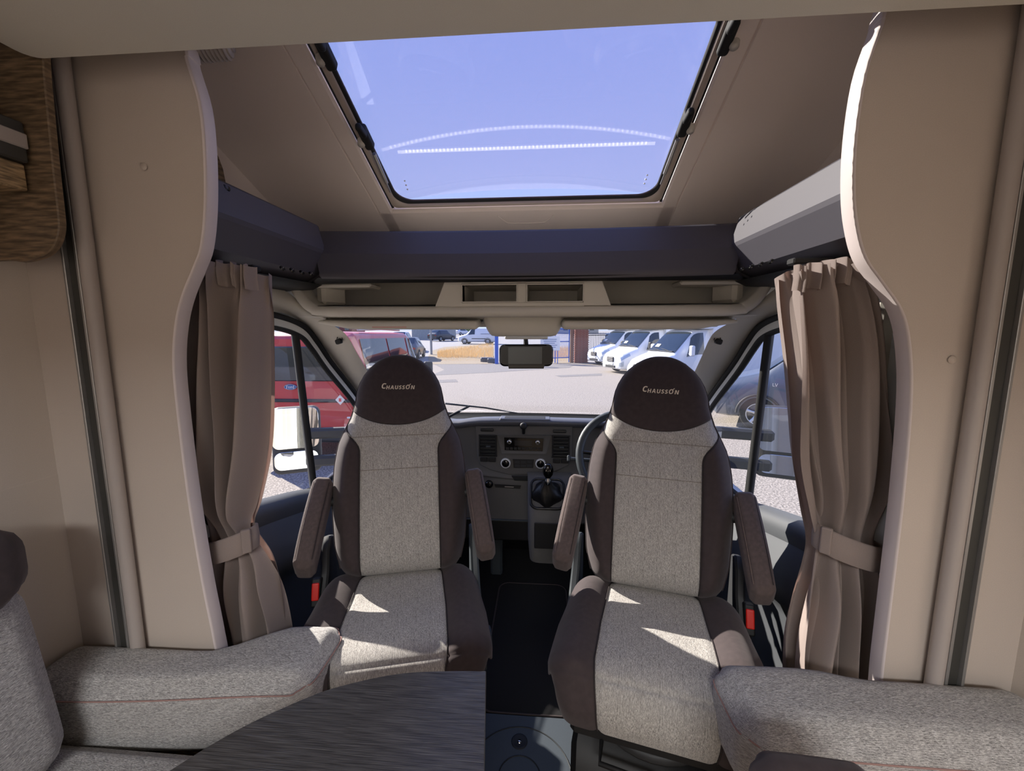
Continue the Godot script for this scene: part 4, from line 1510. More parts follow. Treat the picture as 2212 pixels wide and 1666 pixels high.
# ================================================================ dashboard
const DZ := -1.885
func dp(px: float, py: float, z := DZ) -> Vector3:
	return pz(px, py, z)
func d2(pts: Array, z := DZ) -> Array:
	var out := []
	for p in pts:
		var q := pz(p[0], p[1], z)
		out.append(Vector2(q.x, q.y))
	return out
func plate(o: Array, z: float, thick: float, b := 0.002) -> Shape:
	var s := Shape.new()
	s.prism(o, Transform3D(Basis(), Vector3(0, 0, z)), thick, b)
	return s
func build_dash() -> void:
	var t := thing("dashboard", "dark grey dashboard with radio, air vents and storage under the windscreen", "dashboard")
	# top pad
	var prof := [Vector2(-2.40, 0.765), Vector2(-2.30, 0.80), Vector2(-2.15, 0.845), Vector2(-2.0, 0.878), Vector2(-1.92, 0.893), Vector2(-1.875, 0.895), Vector2(-1.858, 0.886), Vector2(-1.858, 0.874), Vector2(-1.872, 0.862), Vector2(-1.89, 0.855)]
	var rows := []
	for q in prof:
		var row := []
		for i in 33:
			var u := i / 16.0 - 1.0
			var dipp := 0.016 * exp(-pow((u + 0.42) / 0.10, 2.0)) - 0.004 * exp(-pow(u / 0.2, 2.0))
			row.append(Vector3(0.84 * u, q.y - 0.03 * pow(absf(u), 4) - dipp, q.x - 0.05 * (1.0 - pow(absf(u), 2)) * (1.0 if q.x < -2.25 else 0.0) - 0.05 * pow(absf(u), 3) * (1.0 if q.x > -2.1 else 0.0)))
		rows.append(row)
	var s := Shape.new()
	s.patch(rows)
	put("top_pad", s, mats.dash_top_sky, t)
	# tray in the middle of the top pad
	s = Shape.new()
	var tr := []
	for p in [[1082, 902], [1098, 897], [1170, 898], [1186, 905]]:
		var q := on_y(p[0], p[1], 0.902)
		tr.append(q)
	s.box((tr[0] + tr[3]) / 2 + Vector3(0, -0.008, -0.03), Vector3(0.235, 0.010, 0.07), 0.004)
	put("tray_rim", s, mats.dash_top_sky, t)
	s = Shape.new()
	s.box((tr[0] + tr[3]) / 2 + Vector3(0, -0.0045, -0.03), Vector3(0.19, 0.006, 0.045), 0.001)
	put("tray_shade_plate", s, mats.seal, t)  # flat dark plate; the shade of a recess is put into its colour
	# main face
	rows = []
	for q in [[-1.90, 0.868], [-1.892, 0.84], [-1.89, 0.70], [-1.885, 0.645], [-1.868, 0.625], [-1.862, 0.618], [-1.868, 0.611], [-1.884, 0.606], [-1.886, 0.598]]:
		var row := []
		for i in 33:
			var u := i / 16.0 - 1.0
			var sag := 0.030 * exp(-pow((u - 0.0) / 0.32, 2.0)) if q[1] < 0.66 else 0.0
			row.append(Vector3(0.83 * u, q[1] - sag + 0.022 * (1.0 if q[1] < 0.66 else 0.0), q[0] - 0.06 * pow(absf(u), 3)))
		rows.append(row)
	s = Shape.new()
	s.patch(rows)
	put("main_face", s, mats.dash, t)
	# lower face with glovebox front, knee panel
	rows = []
	for q in [[-1.892, 0.625], [-1.872, 0.605], [-1.868, 0.58], [-1.872, 0.40], [-1.882, 0.385], [-1.90, 0.38]]:
		var row := []
		for i in 25:
			var u := i / 12.0 - 1.0
			row.append(Vector3(0.83 * u, q[1], q[0] - 0.06 * pow(absf(u), 3)))
		rows.append(row)
	s = Shape.new()
	s.patch(rows)
	put("lower_face", s, mats.dash, t)
	s = Shape.new()
	s.box(Vector3(-0.2, 0.345, -1.90), Vector3(0.86, 0.12, 0.04), 0.012)
	put("knee_panel", s, mats.dash_dark, t)
	s = Shape.new()
	s.box(Vector3(-0.2, 0.402, -1.876), Vector3(0.80, 0.006, 0.03), 0.002)
	put("glovebox_edge", s, mats.plastic_grey, t)
	s = Shape.new()
	s.patch([[Vector3(-0.9, 0.45, -1.95), Vector3(0.9, 0.45, -1.95)], [Vector3(-0.9, 0.3, -2.2), Vector3(0.9, 0.3, -2.2)], [Vector3(-0.9, -0.02, -2.35), Vector3(0.9, -0.02, -2.35)]])
	put("firewall", s, mats.black, t)
	# column blocks: dark pillars under the ends of the lower face
	s = Shape.new()
	s.box(dp(1073, 1190, -1.98), Vector3(0.06, 0.25, 0.05), 0.01)
	put("support", s, mats.plastic_grey, t)
	# ---- centre stack panel
	var pan := Node3D.new()
	pan.name = "centre_panel"
	t.add_child(pan, true)
	var face := d2([[1028, 920], [1236, 920], [1234, 985], [1228, 1004], [1205, 1015], [1170, 1024], [1100, 1024], [1060, 1014], [1038, 1003], [1032, 985]])
	put("panel_board", plate(face, DZ, 0.014, 0.004), mats.dash, pan)
	var z1 := DZ + 0.014
	# radio surround, funnel-shaped
	s = Shape.new()
	var big := d2([[1075, 938], [1190, 938], [1180, 978], [1085, 976]])
	var small := d2([[1090, 943], [1174, 945], [1172, 972], [1091, 970]])
	rows = [[], [], []]
	for i in 4:
		rows[0].append(Vector3(big[i].x, big[i].y, z1 - 0.001))
		rows[1].append(Vector3(big[i].x, big[i].y, z1 + 0.012))
		rows[2].append(Vector3(small[i].x, small[i].y, z1 + 0.004))
	s.strips(rows, true)
	put("radio_surround", s, mats.dash, pan)
	put("radio_face", plate(small, z1 + 0.002, 0.006, 0.001), mats.gloss, pan)
	put("radio_display", plate(d2([[1112, 949], [1150, 950], [1149, 961], [1113, 960]]), z1 + 0.008, 0.001, 0.0), mats.display, pan)
	for i in 9:
		put("radio_key", plate(d2([[1094 + i * 8.4, 963.5], [1100.5 + i * 8.4, 963.8], [1100.5 + i * 8.4, 969], [1094 + i * 8.4, 968.7]]), z1 + 0.008, 0.002, 0.0006), mats.dash_dark, pan)
	for p in [[1100.5, 954.5], [1161.5, 955.5]]:
		s = Shape.new()
		s.lathe([Vector2(0.006, 0.012), Vector2(0.0095, 0.012), Vector2(0.0112, 0.008), Vector2(0.0112, 0.0)], 20, Transform3D(Basis(Vector3.RIGHT, PI / 2), dp(p[0], p[1], z1 + 0.008)))
		var kn := put("radio_knob", s, mats.chrome, pan)
		s = Shape.new()
		s.lathe([Vector2(0.0, 0.010), Vector2(0.0075, 0.010)], 16, Transform3D(Basis(Vector3.RIGHT, PI / 2), dp(p[0], p[1], z1 + 0.009)))
		put("knob_face", s, mats.dash_dark, kn)
	# vents
	for v in [[1036, 940, 1072, 985, 1070, 1062], [1194, 941, 1229, 988, 1210, 1211]]:
		var vn := Node3D.new()
		vn.name = "air_vent"
		pan.add_child(vn, true)
		var a := dp(v[0], v[1], z1)
		var b := dp(v[2], v[3], z1)
		var w := b.x - a.x
		var h := a.y - b.y
		var c := (a + b) / 2
		s = Shape.new()
		s.box(c + Vector3(0, 0, -0.004), Vector3(w, h, 0.012), 0.003)
		put("vent_back", s, mats.seal, vn)
		s = Shape.new()
		for q in [[0.0, h / 2, w + 0.01, 0.006], [0.0, -h / 2, w + 0.01, 0.006], [w / 2, 0.0, 0.006, h + 0.006], [-w / 2, 0.0, 0.006, h + 0.006]]:
			s.box(c + Vector3(q[0], q[1], 0.002), Vector3(q[2], q[3], 0.010), 0.002)
		put("vent_frame", s, mats.dash_dark, vn)
		for i in 6:
			s = Shape.new()
			s.box(c + Vector3(0, h * (0.40 - 0.16 * i), 0.004), Vector3(w - 0.008, 0.0035, 0.012), 0.001, Basis(Vector3.RIGHT, 0.45))
			put("slat", s, mats.dash_dark, vn)
		s = Shape.new()
		s.box(c + Vector3(0.003, -0.002, 0.010), Vector3(0.022, 0.008, 0.010), 0.002)
		put("vent_tab", s, mats.plastic_grey, vn)
		s = Shape.new()
		for k in 2:
			s.box(c + Vector3((k - 0.5) * w * 0.5, -h / 2 - 0.018, 0.002), Vector3(w * 0.46, 0.022, 0.010), 0.003)
		put("switch_pair", s, mats.dash_dark, vn)
	for p in [[1052, 929], [1209, 932]]:
		s = Shape.new()
		s.soft(dp(p[0], p[1], z1 + 0.004), Vector3(0.062, 0.014, 0.012), 0.005, 0.0, Basis(), 3)
		put("side_button", s, mats.dash_dark, pan)
	# heater knobs and keys
	for p in [[1092.5, 1000], [1167.5, 1001]]:
		s = Shape.new()
		s.lathe([Vector2(0.018, 0.013), Vector2(0.022, 0.013), Vector2(0.0238, 0.009), Vector2(0.0238, 0.0)], 28, Transform3D(Basis(Vector3.RIGHT, PI / 2), dp(p[0], p[1], z1)))
		var kn := put("heater_knob", s, mats.ring, pan)
		s = Shape.new()
		s.lathe([Vector2(0.0, 0.012), Vector2(0.014, 0.012), Vector2(0.0185, 0.006)], 24, Transform3D(Basis(Vector3.RIGHT, PI / 2), dp(p[0], p[1], z1)))
		put("knob_face", s, mats.gloss, kn)
	put("key_strip", plate(d2([[1108, 990], [1154, 991], [1152, 1009], [1110, 1009]]), z1 - 0.002, 0.005, 0.002), mats.dash_dark, pan)
	for i in 3:
		for k in 2:
			put("heater_key", plate(d2([[1113 + i * 13, 993 + k * 8], [1123 + i * 13, 993 + k * 8], [1123 + i * 13, 999 + k * 8], [1113 + i * 13, 999 + k * 8]]), z1 + 0.003, 0.002, 0.0008), mats.bumper, pan)
	# phone holder ball on top of the panel
	s = Shape.new()
	s.lathe([Vector2(0.0, 0.022), Vector2(0.012, 0.021), Vector2(0.0165, 0.014), Vector2(0.0165, 0.004), Vector2(0.008, 0.0)], 20, Transform3D(Basis(Vector3.RIGHT, PI / 2 - 0.3), dp(1131, 921, -1.855)))
	s.tube([dp(1131, 926, -1.86), dp(1131, 936, -1.875)], 0.008, 10)
	put("magnet_mount", s, mats.black, t)
	# pocket under the stack, starter knob, disc slot
	put("stack_pocket", plate(d2([[1106, 1024], [1158, 1025], [1150, 1035], [1112, 1034]]), -1.868, 0.012, 0.003), mats.seal, t)
	s = Shape.new()
	s.lathe([Vector2(0.0, 0.012), Vector2(0.013, 0.012), Vector2(0.0185, 0.006), Vector2(0.0195, 0.0)], 22, Transform3D(Basis(Vector3.RIGHT, PI / 2), dp(1056.5, 1046, -1.868)))
	put("socket_cap", s, mats.gloss, t)
	put("slot_frame", plate(d2([[1069, 1043], [1126, 1046], [1124, 1053], [1071, 1050]]), -1.87, 0.005, 0.001), mats.dash_dark, t)
	put("slot_label", plate(d2([[1091, 1047.3], [1111, 1048.4], [1110, 1050], [1091, 1049]]), -1.866, 0.002, 0.0), mats.alu, t)
	# instrument cowl behind the steering wheel
	s = Shape.new()
	s.soft(Vector3(0.52, 0.875, -1.90), Vector3(0.30, 0.09, 0.14), 0.04, 0.0, Basis(), 5)
	put("instrument_cowl", s, mats.dash_top_sky, t)
	# ---- gear console
	var g := thing("gear_console", "dark console below the radio carrying the gear lever", "console", Vector3(0.11, 0.0, -1.70))
	var o := -g.position
	s = Shape.new()
	var levels := []
	for q in [[0.645, -1.87, 0.105, 0.02], [0.642, -1.81, 0.10, 0.05], [0.605, -1.745, 0.097, 0.08], [0.555, -1.692, 0.095, 0.09], [0.50, -1.665, 0.093, 0.10], [0.40, -1.655, 0.092, 0.10], [0.30, -1.68, 0.085, 0.10]]:
		var row := []
		for i in 17:
			var a := PI * i / 16.0
			var cx := cos(a)
			var sx := sin(a)
			row.append(Vector3(0.11 + signf(cx) * pow(absf(cx), 0.45) * -q[2], q[0], q[1] - q[3] * (1.0 - pow(sx, 0.45))) + o)
		levels.append(row)
	s.patch(levels)
	put("console_body", s, mats.dash, g)
	s = Shape.new()
	s.box(Vector3(0.11, 0.44, -1.654) + o, Vector3(0.125, 0.12, 0.006), 0.004, Basis(Vector3.RIGHT, 0.05))
	put("console_flap", s, mats.dash_dark, g)
	s = Shape.new()
	rows = []
	for q in [[0.066, 0.592, -1.735, 0.066], [0.062, 0.604, -1.722, 0.060], [0.046, 0.622, -1.708, 0.044], [0.035, 0.636, -1.702, 0.032], [0.022, 0.652, -1.698, 0.02], [0.014, 0.672, -1.694, 0.013]]:
		var row := []
		for i in 24:
			var a := TAU * i / 24
			var wob: float = 1.0 + 0.08 * sin(a * 5.0 + q[1] * 90.0)
			row.append(Vector3(0.102 + cos(a) * q[0] * wob, q[1] + sin(a) * q[3] * wob * 0.66, q[2] - sin(a) * q[3] * wob * 0.62) + o)
		rows.append(row)
	s.patch(rows, true)
	put("gaiter", s, mats.leather, g)
	s = Shape.new()
	var gr: Array = []
	for p in round_rect(0.145, 0.135, 0.03, 6):
		gr.append(Vector3(0.102 + p.x, 0.592 + p.y * 0.72 + 0.004, -1.735 - p.y * 0.68 + 0.004) + o)
	gr.append(gr[0])
	s.tube(gr, 0.006, 6)
	put("gaiter_frame", s, mats.leather, g)
	var lv := Node3D.new()
	lv.name = "gear_lever"
	g.add_child(lv, true)
	s = Shape.new()
	s.lathe([Vector2(0.012, 0.0), Vector2(0.015, 0.012), Vector2(0.013, 0.022), Vector2(0.009, 0.03), Vector2(0.009, 0.04)], 18, Transform3D(Basis(Vector3.RIGHT, 0.15), Vector3(0.103, 0.655, -1.69) + o))
	put("collar", s, mats.chrome, lv)
	s = Shape.new()
	s.lathe([Vector2(0.0, 0.066), Vector2(0.012, 0.064), Vector2(0.021, 0.052), Vector2(0.024, 0.036), Vector2(0.022, 0.018), Vector2(0.013, 0.002), Vector2(0.0, 0.0)], 22, Transform3D(Basis(Vector3.RIGHT, 0.2) * Basis.from_scale(Vector3(0.95, 1.0, 0.85)), Vector3(0.103, 0.685, -1.686) + o))
	put("lever_knob", s, mats.gloss, lv)
	# shift pattern on the knob: strokes on its upper face
	s = Shape.new()
	for i in 3:
		s.box(Vector3(0.095 + i * 0.008, 0.728, -1.660) + o, Vector3(0.0013, 0.014, 0.001), 0.0003, Basis(Vector3.RIGHT, -0.35))
	s.box(Vector3(0.103, 0.728, -1.660) + o, Vector3(0.017, 0.0013, 0.001), 0.0003, Basis(Vector3.RIGHT, -0.35))
	put("shift_pattern", s, mats.thread, lv)
	# ---- steering wheel
	var wl := thing("steering_wheel", "black steering wheel half hidden behind the driver seat", "steering wheel", Vector3(0.41, 0.80, -1.63))
	wl.basis = Basis(Vector3.RIGHT, deg_to_rad(-28))
	s = Shape.new()
	rows = []
	for i in 49:
		var a := TAU * i / 48
		var row := []
		for k in 10:
			var b := TAU * k / 10
			row.append(Vector3(cos(a) * (0.182 + cos(b) * 0.016), sin(a) * (0.182 + cos(b) * 0.016), sin(b) * 0.014))
		rows.append(row)
	s.patch(rows, true)
	put("rim", s, mats.plastic_grey, wl)
	s = Shape.new()
	s.soft(Vector3(0, -0.01, -0.015), Vector3(0.16, 0.12, 0.05), 0.02, 0.0, Basis(), 3)
	put("hub", s, mats.dash_dark, wl)
	for a in [0.1, PI - 0.1, -PI / 2]:
		s = Shape.new()
		s.tube([Vector3(cos(a) * 0.06, sin(a) * 0.06, -0.01), Vector3(cos(a) * 0.175, sin(a) * 0.175, -0.002)], [0.02, 0.012], 8, true, 0.5)
		put("spoke", s, mats.dash_dark, wl)
	s = Shape.new()
	s.tube([Vector3(0, -0.01, -0.02), Vector3(0, -0.02, -0.24)], 0.045, 12)
	put("column", s, mats.dash_dark, wl)
	s = Shape.new()
	s.tube([Vector3(-0.04, -0.01, -0.07), Vector3(-0.215, 0.0, -0.06)], [0.008, 0.007], 8)
	s.soft(Vector3(-0.222, 0.0, -0.06), Vector3(0.012, 0.026, 0.02), 0.005, 0.0, Basis(), 2)
	put("stalk", s, mats.plastic_grey, wl)

# ================================================================ lounge furniture and the floor between the seats
func bench_cushion(called: String, label: String, lo: Vector3, hi: Vector3, r: float, m: Material, seam_at: float, bend = null) -> Node3D:
	var c := (lo + hi) / 2
	var t := thing(called, label, "cushion", Vector3(c.x, lo.y, c.z))
	var s := Shape.new()
	s.soft(Vector3(0, (hi.y - lo.y) / 2, 0), hi - lo, r, 0.010, Basis(), 12, bend)
	put("cover", s, m, t)
	if seam_at > 0:
		s = Shape.new()
		var h := (hi - lo) / 2
		var line := []
		var pts := PackedVector2Array()
		for p in round_rect(h.x * 2, h.z * 2, r, 6):
			pts.append(p)
		var dense := []
		for i in pts.size():
			for k in 8:
				var e: Vector2 = pts[i].lerp(pts[(i + 1) % pts.size()], k / 8.0)
				var fx := sqrt(maxf(0.0, (1.0 - pow(absf(e.x) / h.x, 3)) * 0.9))
				var fz := sqrt(maxf(0.0, (1.0 - pow(absf(e.y) / h.z, 3)) * 0.9))
				dense.append(e + Vector2(0.009 * fz * signf(e.x) * (1.0 if absf(e.x) > h.x - 0.004 else 0.0), 0.009 * fx * signf(e.y) * (1.0 if absf(e.y) > h.z - 0.004 else 0.0)))
		for p in dense:
			var q := Vector3(p.x, seam_at - (hi.y - lo.y) / 2, p.y)
			if bend != null:
				q = bend.call(q)
			line.append(q + Vector3(0, (hi.y - lo.y) / 2, 0))
		line.append(line[0])
		s.tube(line, 0.0017, 6)
		put("seam", s, mats.red_seam, t)
	return t
func build_lounge() -> void:
	# end cushion on the passenger side: rises beside the seat, over the bench
	bench_cushion("end_cushion", "thick woven grey end cushion against the passenger-side partition wall", Vector3(-1.08, 0.355, -0.862), Vector3(-0.44, 0.527, -0.722), 0.034, mats.tweed, 0.148, func(q: Vector3) -> Vector3:
		return q + Vector3(0, 0.008 * smoothstep(0.0, 0.3, q.x), -0.105 * smoothstep(0.03, 0.22, q.x) * clampf(0.5 - q.z / 0.14, 0.0, 1.0) - 0.045 * smoothstep(-0.315, 0.315, q.x) * clampf(0.5 + q.z / 0.14, 0.0, 1.0)))
	bench_cushion("bench_cushion", "low woven grey bench seat cushion beside the dark table", Vector3(-1.08, 0.315, -0.708), Vector3(-0.44, 0.42, 0.1), 0.03, mats.tweed, 0.0)
	var lean := thing("backrest_block", "thick woven grey bench backrest with a dark headrest against the side wall", "cushion", Vector3(-0.965, 0.438, -0.325), 0.0)
	var s := Shape.new()
	s.soft(Vector3(0, 0.19, 0.0), Vector3(0.205, 0.38, 0.70), 0.05, 0.008, Basis(), 8, func(q: Vector3) -> Vector3: return q - Vector3(0.06 * clampf(q.y / 0.38 + 0.5, 0, 1) * clampf(q.x / 0.205 + 0.5, 0, 1), 0, 0))
	put("back_cover", s, mats.tweed, lean)
	s = Shape.new()
	s.soft(Vector3(0.01, 0.435, 0.0), Vector3(0.17, 0.16, 0.68), 0.06, 0.008, Basis(), 8)
	put("head_cover", s, mats.suede, lean)
	var bb := thing("bench_box", "pale wooden bench box under the woven passenger-side cushions", "bench", Vector3(-0.76, 0.0, -0.38))
	s = Shape.new()
	s.box(Vector3(0, 0.149, 0.04), Vector3(0.62, 0.296, 0.94), 0.004)
	put("box", s, mats.wood_pale, bb)
	s = Shape.new()
	s.box(Vector3(0.312, 0.16, 0.05), Vector3(0.006, 0.22, 0.5), 0.002)
	put("access_panel", s, mats.wood, bb)
	# driver-side cushion on its wooden box
	bench_cushion("side_cushion", "thick woven grey cushion on a wooden box behind the driver seat", Vector3(0.468, 0.405, -0.863), Vector3(1.078, 0.565, -0.700), 0.045, mats.tweed, 0.125, func(q: Vector3) -> Vector3:
		return q + Vector3(0, 0, -0.025 * smoothstep(0.0, -0.12, q.x) * clampf(0.5 - q.z / 0.163, 0.0, 1.0)))
	var sb := thing("side_bench_box", "narrow wooden box below the cushion behind the driver seat", "bench", Vector3(0.77, 0.0, -0.755))
	s = Shape.new()
	s.box(Vector3(0.01, 0.2, 0.02), Vector3(0.56, 0.40, 0.15), 0.004)
	put("box", s, mats.wood_pale, sb)
	s = Shape.new()
	s.box(Vector3(-0.275, 0.2, 0.02), Vector3(0.006, 0.36, 0.13), 0.002)
	put("end_panel", s, mats.wood_pale, sb)
	var dk := thing("dark_headrest", "dark suede pad standing in front of the driver-side cushion", "headrest", pz(1715, 1690, -0.52))
	s = Shape.new()
	s.soft(Vector3(0.03, -0.03, 0), Vector3(0.16, 0.10, 0.07), 0.03, 0.006, Basis(Vector3.BACK, -0.06), 6)
	put("pad", s, mats.suede, dk)
	s = Shape.new()
	s.box(Vector3(0.03, -0.24, 0.01), Vector3(0.14, 0.34, 0.05), 0.01)
	put("support_board", s, mats.wood_pale, dk)
	# table
	var tb := thing("dining_table", "dark brown wood-grain table with a curved corner beside the aisle", "table", Vector3(-0.2, 0.0, -0.3))
	var o := -tb.position
	var edge := []
	for p in [[1050, 1450], [1000, 1449], [940, 1450], [880, 1453], [820, 1462], [750, 1478], [690, 1496], [620, 1525], [540, 1562], [460, 1606], [400, 1643], [340, 1682], [280, 1726]]:
		var q := on_y(p[0], p[1], 0.72)
		edge.append(Vector2(q.x, q.z))
	edge = spline(edge, 40)
	var q1 := on_y(1046, 1666, 0.72)
	var outline := edge.duplicate()
	outline.append(Vector2(-0.56, -0.22))
	outline.append(Vector2(-0.56, 0.12))
	outline.append(Vector2(q1.x + 0.03, 0.12))
	outline.append(Vector2(q1.x, q1.z))
	s = Shape.new()
	var flip := Basis(Vector3(1, 0, 0), Vector3(0, 0, 1), Vector3(0, -1, 0))
	s.prism(outline, Transform3D(flip, Vector3(0, 0.72, 0) + o), 0.004, 0.001)
	put("table_top", s, mats.table, tb)
	s = Shape.new()
	s.prism(outline, Transform3D(flip, Vector3(0, 0.7165, 0) + o), 0.024, 0.002)
	put("table_core", s, mats.table_edge, tb)
	s = Shape.new()
	var pc := on_y(1042, 1618, 0.705)
	s.box(pc + o + Vector3(-0.002, 0.004, 0.0), Vector3(0.008, 0.014, 0.03), 0.002)
	put("edge_catch", s, mats.wood_pale, tb)
	s = Shape.new()
	s.tube([Vector3(-0.25, 0.0, -0.2) + o, Vector3(-0.25, 0.69, -0.2) + o], 0.035, 16)
	s.lathe([Vector2(0.0, 0.02), Vector2(0.12, 0.018), Vector2(0.13, 0.0)], 28, Transform3D(Basis(), Vector3(-0.25, 0.0, -0.2) + o))
	put("table_leg", s, mats.alu, tb)
	# wall cupboard on the passenger side
	var cp := thing("wall_cupboard", "open wooden wall cupboard with a rounded end panel below the raised bed", "cupboard", Vector3(-1.08, 1.46, -0.80))
	o = -cp.position
	var en := []
	for p in [[90, 60], [93, 140], [100, 220], [108, 300], [116, 380], [124, 450], [127, 490], [120, 522], [104, 545], [78, 558], [45, 565], [22, 562]]:
		var q := pz(p[0], p[1], -0.785)
		en.append(Vector2(q.x, q.y))
	en = spline(en, 30)
	en.append(Vector2(-1.085, en[-1].y))
	en.append(Vector2(-1.085, 1.87))
	s = Shape.new()
	s.prism(en, Transform3D(Basis(), Vector3(0, 0, -0.800) + o), 0.015, 0.002)
	put("end_panel", s, mats.wood, cp)
	s = Shape.new()
	for p in [[-0.985, 1.662, 0.12, 0.075]]:
		s.box(Vector3(p[0] + 0.0, p[1], -0.39) + o, Vector3(p[2], p[3], 0.78), 0.003)
	put("shelf_edge", s, mats.rail_dark, cp)
	s = Shape.new()
	s.box(Vector3(-0.924, 1.664, -0.39) + o, Vector3(0.006, 0.028, 0.78), 0.002)
	put("light_stripe", s, mats.rail_tube, cp)
	s = Shape.new()
	s.box(Vector3(-0.99, 1.598, -0.39) + o, Vector3(0.11, 0.05, 0.78), 0.003)
	put("shelf_box", s, mats.wood_pale, cp)
	s = Shape.new()
	s.box(Vector3(-1.076, 1.68, -0.39) + o, Vector3(0.012, 0.40, 0.78), 0.002)
	put("back_board", s, mats.wood, cp)
	var bl := thing("folded_blind", "crumpled white cloth hanging below the wooden wall cupboard", "blind", Vector3(-1.06, 1.45, -0.70))
	s = Shape.new()
	var rows := []
	for j in 13:
		var row := []
		for i in 25:
			var u := i / 24.0
			row.append(Vector3(0.010 + 0.030 * sin(u * 9.0 + j * 0.5) * 0.5 + 0.012 * sin(j * 1.1), 0.125 - 0.135 * j / 12.0 - 0.010 * sin(u * 6.0), -0.045 + 0.011 * j * 0.5 * (1.0 - u) * 0.6 + u * 0.5))
		rows.append(row)
	s.patch(rows)
	put("cloth", s, mats.white, bl)
	s = Shape.new()
	s.tube([Vector3(0.0, 0.128, -0.05), Vector3(0.0, 0.128, 0.46)], 0.012, 10)
	put("roller", s, mats.white, bl)
	# carpet and the floor plate between the seats
	var mat := thing("cab_carpet", "black carpet with a bound edge between the two seats", "carpet", Vector3(0.035, -0.012, -1.62))
	s = Shape.new()
	s.prism(Array(round_rect(0.34, 0.74, 0.05, 6)), Transform3D(flip, Vector3(0, 0.012, 0)), 0.012, 0.003)
	put("pile", s, mats.carpet, mat)
	s = Shape.new()
	var ring := []
	for p in round_rect(0.338, 0.738, 0.05, 6):
		ring.append(Vector3(p.x, 0.011, p.y))
	ring.append(ring[0])
	s.tube(ring, 0.004, 6)
	put("bound_edge", s, paint("3a3130", 0.9), mat)
	var fp := thing("floor_plate", "dark blue-grey moulded floor plate with round lid in the aisle", "floor plate", Vector3(0.07, 0.0, -1.09))
	o = -fp.position
	s = Shape.new()
	s.box(Vector3(0.0, 0.003, 0.01), Vector3(0.44, 0.010, 0.32), 0.003)
	put("plate", s, mats.floor, fp)
	s = Shape.new()
	for r in [0.155, 0.062]:
		var cir := []
		for i in 49:
			cir.append(on_y(1122, 1680, 0.0085) + Vector3(cos(TAU * i / 48) * r * 1.0, 0, sin(TAU * i / 48) * r) + o)
		s.tube(cir, 0.0018, 5)
	put("groove_ring", s, mats.floor_line, fp)
	s = Shape.new()
	var sc := on_y(1122, 1602, 0.009)
	s.lathe([Vector2(0.0, -0.001), Vector2(0.017, 0.0), Vector2(0.022, 0.003), Vector2(0.026, 0.0)], 24, Transform3D(Basis(), sc + o))
	put("screw_cup", s, mats.floor_line, fp)
	s = Shape.new()
	s.lathe([Vector2(0.0, 0.003), Vector2(0.005, 0.003), Vector2(0.007, 0.0)], 12, Transform3D(Basis(), sc + o))
	put("screw", s, mats.chrome, fp)

# ================================================================ door mirrors
func build_mirrors() -> void:
	for side in [-1, 1]:
		var who: String = "passenger" if side < 0 else "driver"
		var c: Vector3 = pz(640, 950, -2.05) if side < 0 else pz(1694, 957, -2.05)
		var t := thing("door_mirror", "black two-part door mirror outside the %s window" % who, "mirror", c)
		var target := Vector3(0.95 * side, 0.85, -1.25) if side < 0 else Vector3(1.05 * side, 0.85, -1.05)
		var n := ((eye - c).normalized() + (target - c).normalized()).normalized()
		var b := Basis.looking_at(-n)
		var s := Shape.new()
		s.soft(b * Vector3(0, 0, -0.045), Vector3(0.238, 0.36, 0.10), 0.04, 0.0, b, 5)
		put("housing", s, mats.bumper, t)
		s = Shape.new()
		s.prism(Array(round_rect(0.224, 0.215, 0.035, 6)), Transform3D(b, b * Vector3(0, 0.062, 0.0105)), 0.004, 0.001)
		put("main_glass", s, mats.mirror, t)
		var b2 := b * Basis(Vector3.RIGHT, 0.10)
		s = Shape.new()
		s.prism(Array(round_rect(0.210, 0.095, 0.035, 6)), Transform3D(b2, b * Vector3(0, -0.108, 0.0115)), 0.004, 0.001)
		put("wide_glass", s, mats.mirror, t)
		for y in [0.035, -0.115]:
			s = Shape.new()
			s.box(Vector3(-0.20 * side, y, -0.03), Vector3(0.30, 0.055, 0.05), 0.012, Basis(Vector3.UP, -0.25 * side))
			put("arm", s, mats.bumper, t)

# ================================================================ outside: ground
func ground_y(x: float, z: float) -> float:   # flat yard, then the street rising gently beyond it
	var far := maxf(0.0, -z - 27.0)
	return GROUND + 0.70 * smoothstep(0.0, 20.0, far) + 0.012 * maxf(0.0, far - 20.0)
func land(called: String, m: Material, x0: float, x1: float, z0: float, z1: float, lift: float, nx := 24, nz := 24) -> void:
	var s := Shape.new()
	var rows := []
	for j in nz + 1:
		var row := []
		for i in nx + 1:
			var x := lerpf(x0, x1, float(i) / nx)
			var z := lerpf(z0, z1, float(j) / nz)
			row.append(Vector3(x, ground_y(x, z) + lift, z))
		rows.append(row)
	s.patch(rows)
	var o := put(called, s, m)
	o.set_meta("kind", "structure")
func strip(called: String, m: Material, pts: Array, lift: float, parent: Node = null) -> MeshInstance3D:   # thin ground patch from pixel corners, two long sides
	var s := Shape.new()
	var rows := []
	for p in pts:
		var a := on_ground(p[0], p[1])
		var b := on_ground(p[2], p[3])
		var row := []
		for i in 9:
			var q := a.lerp(b, i / 8.0)
			row.append(Vector3(q.x, ground_y(q.x, q.z) + lift, q.z))
		rows.append(row)
	s.patch(rows)
	return put(called, s, m, parent)
func on_ground(px: float, py: float) -> Vector3:
	var d := ray(px, py)
	var t := 1.0
	var step := 0.25
	for i in 900:
		var p := eye + d * t
		if p.y < ground_y(p.x, p.z):
			return Vector3(p.x, ground_y(p.x, p.z), p.z)
		t += step
		step *= 1.004
	return eye + d * t
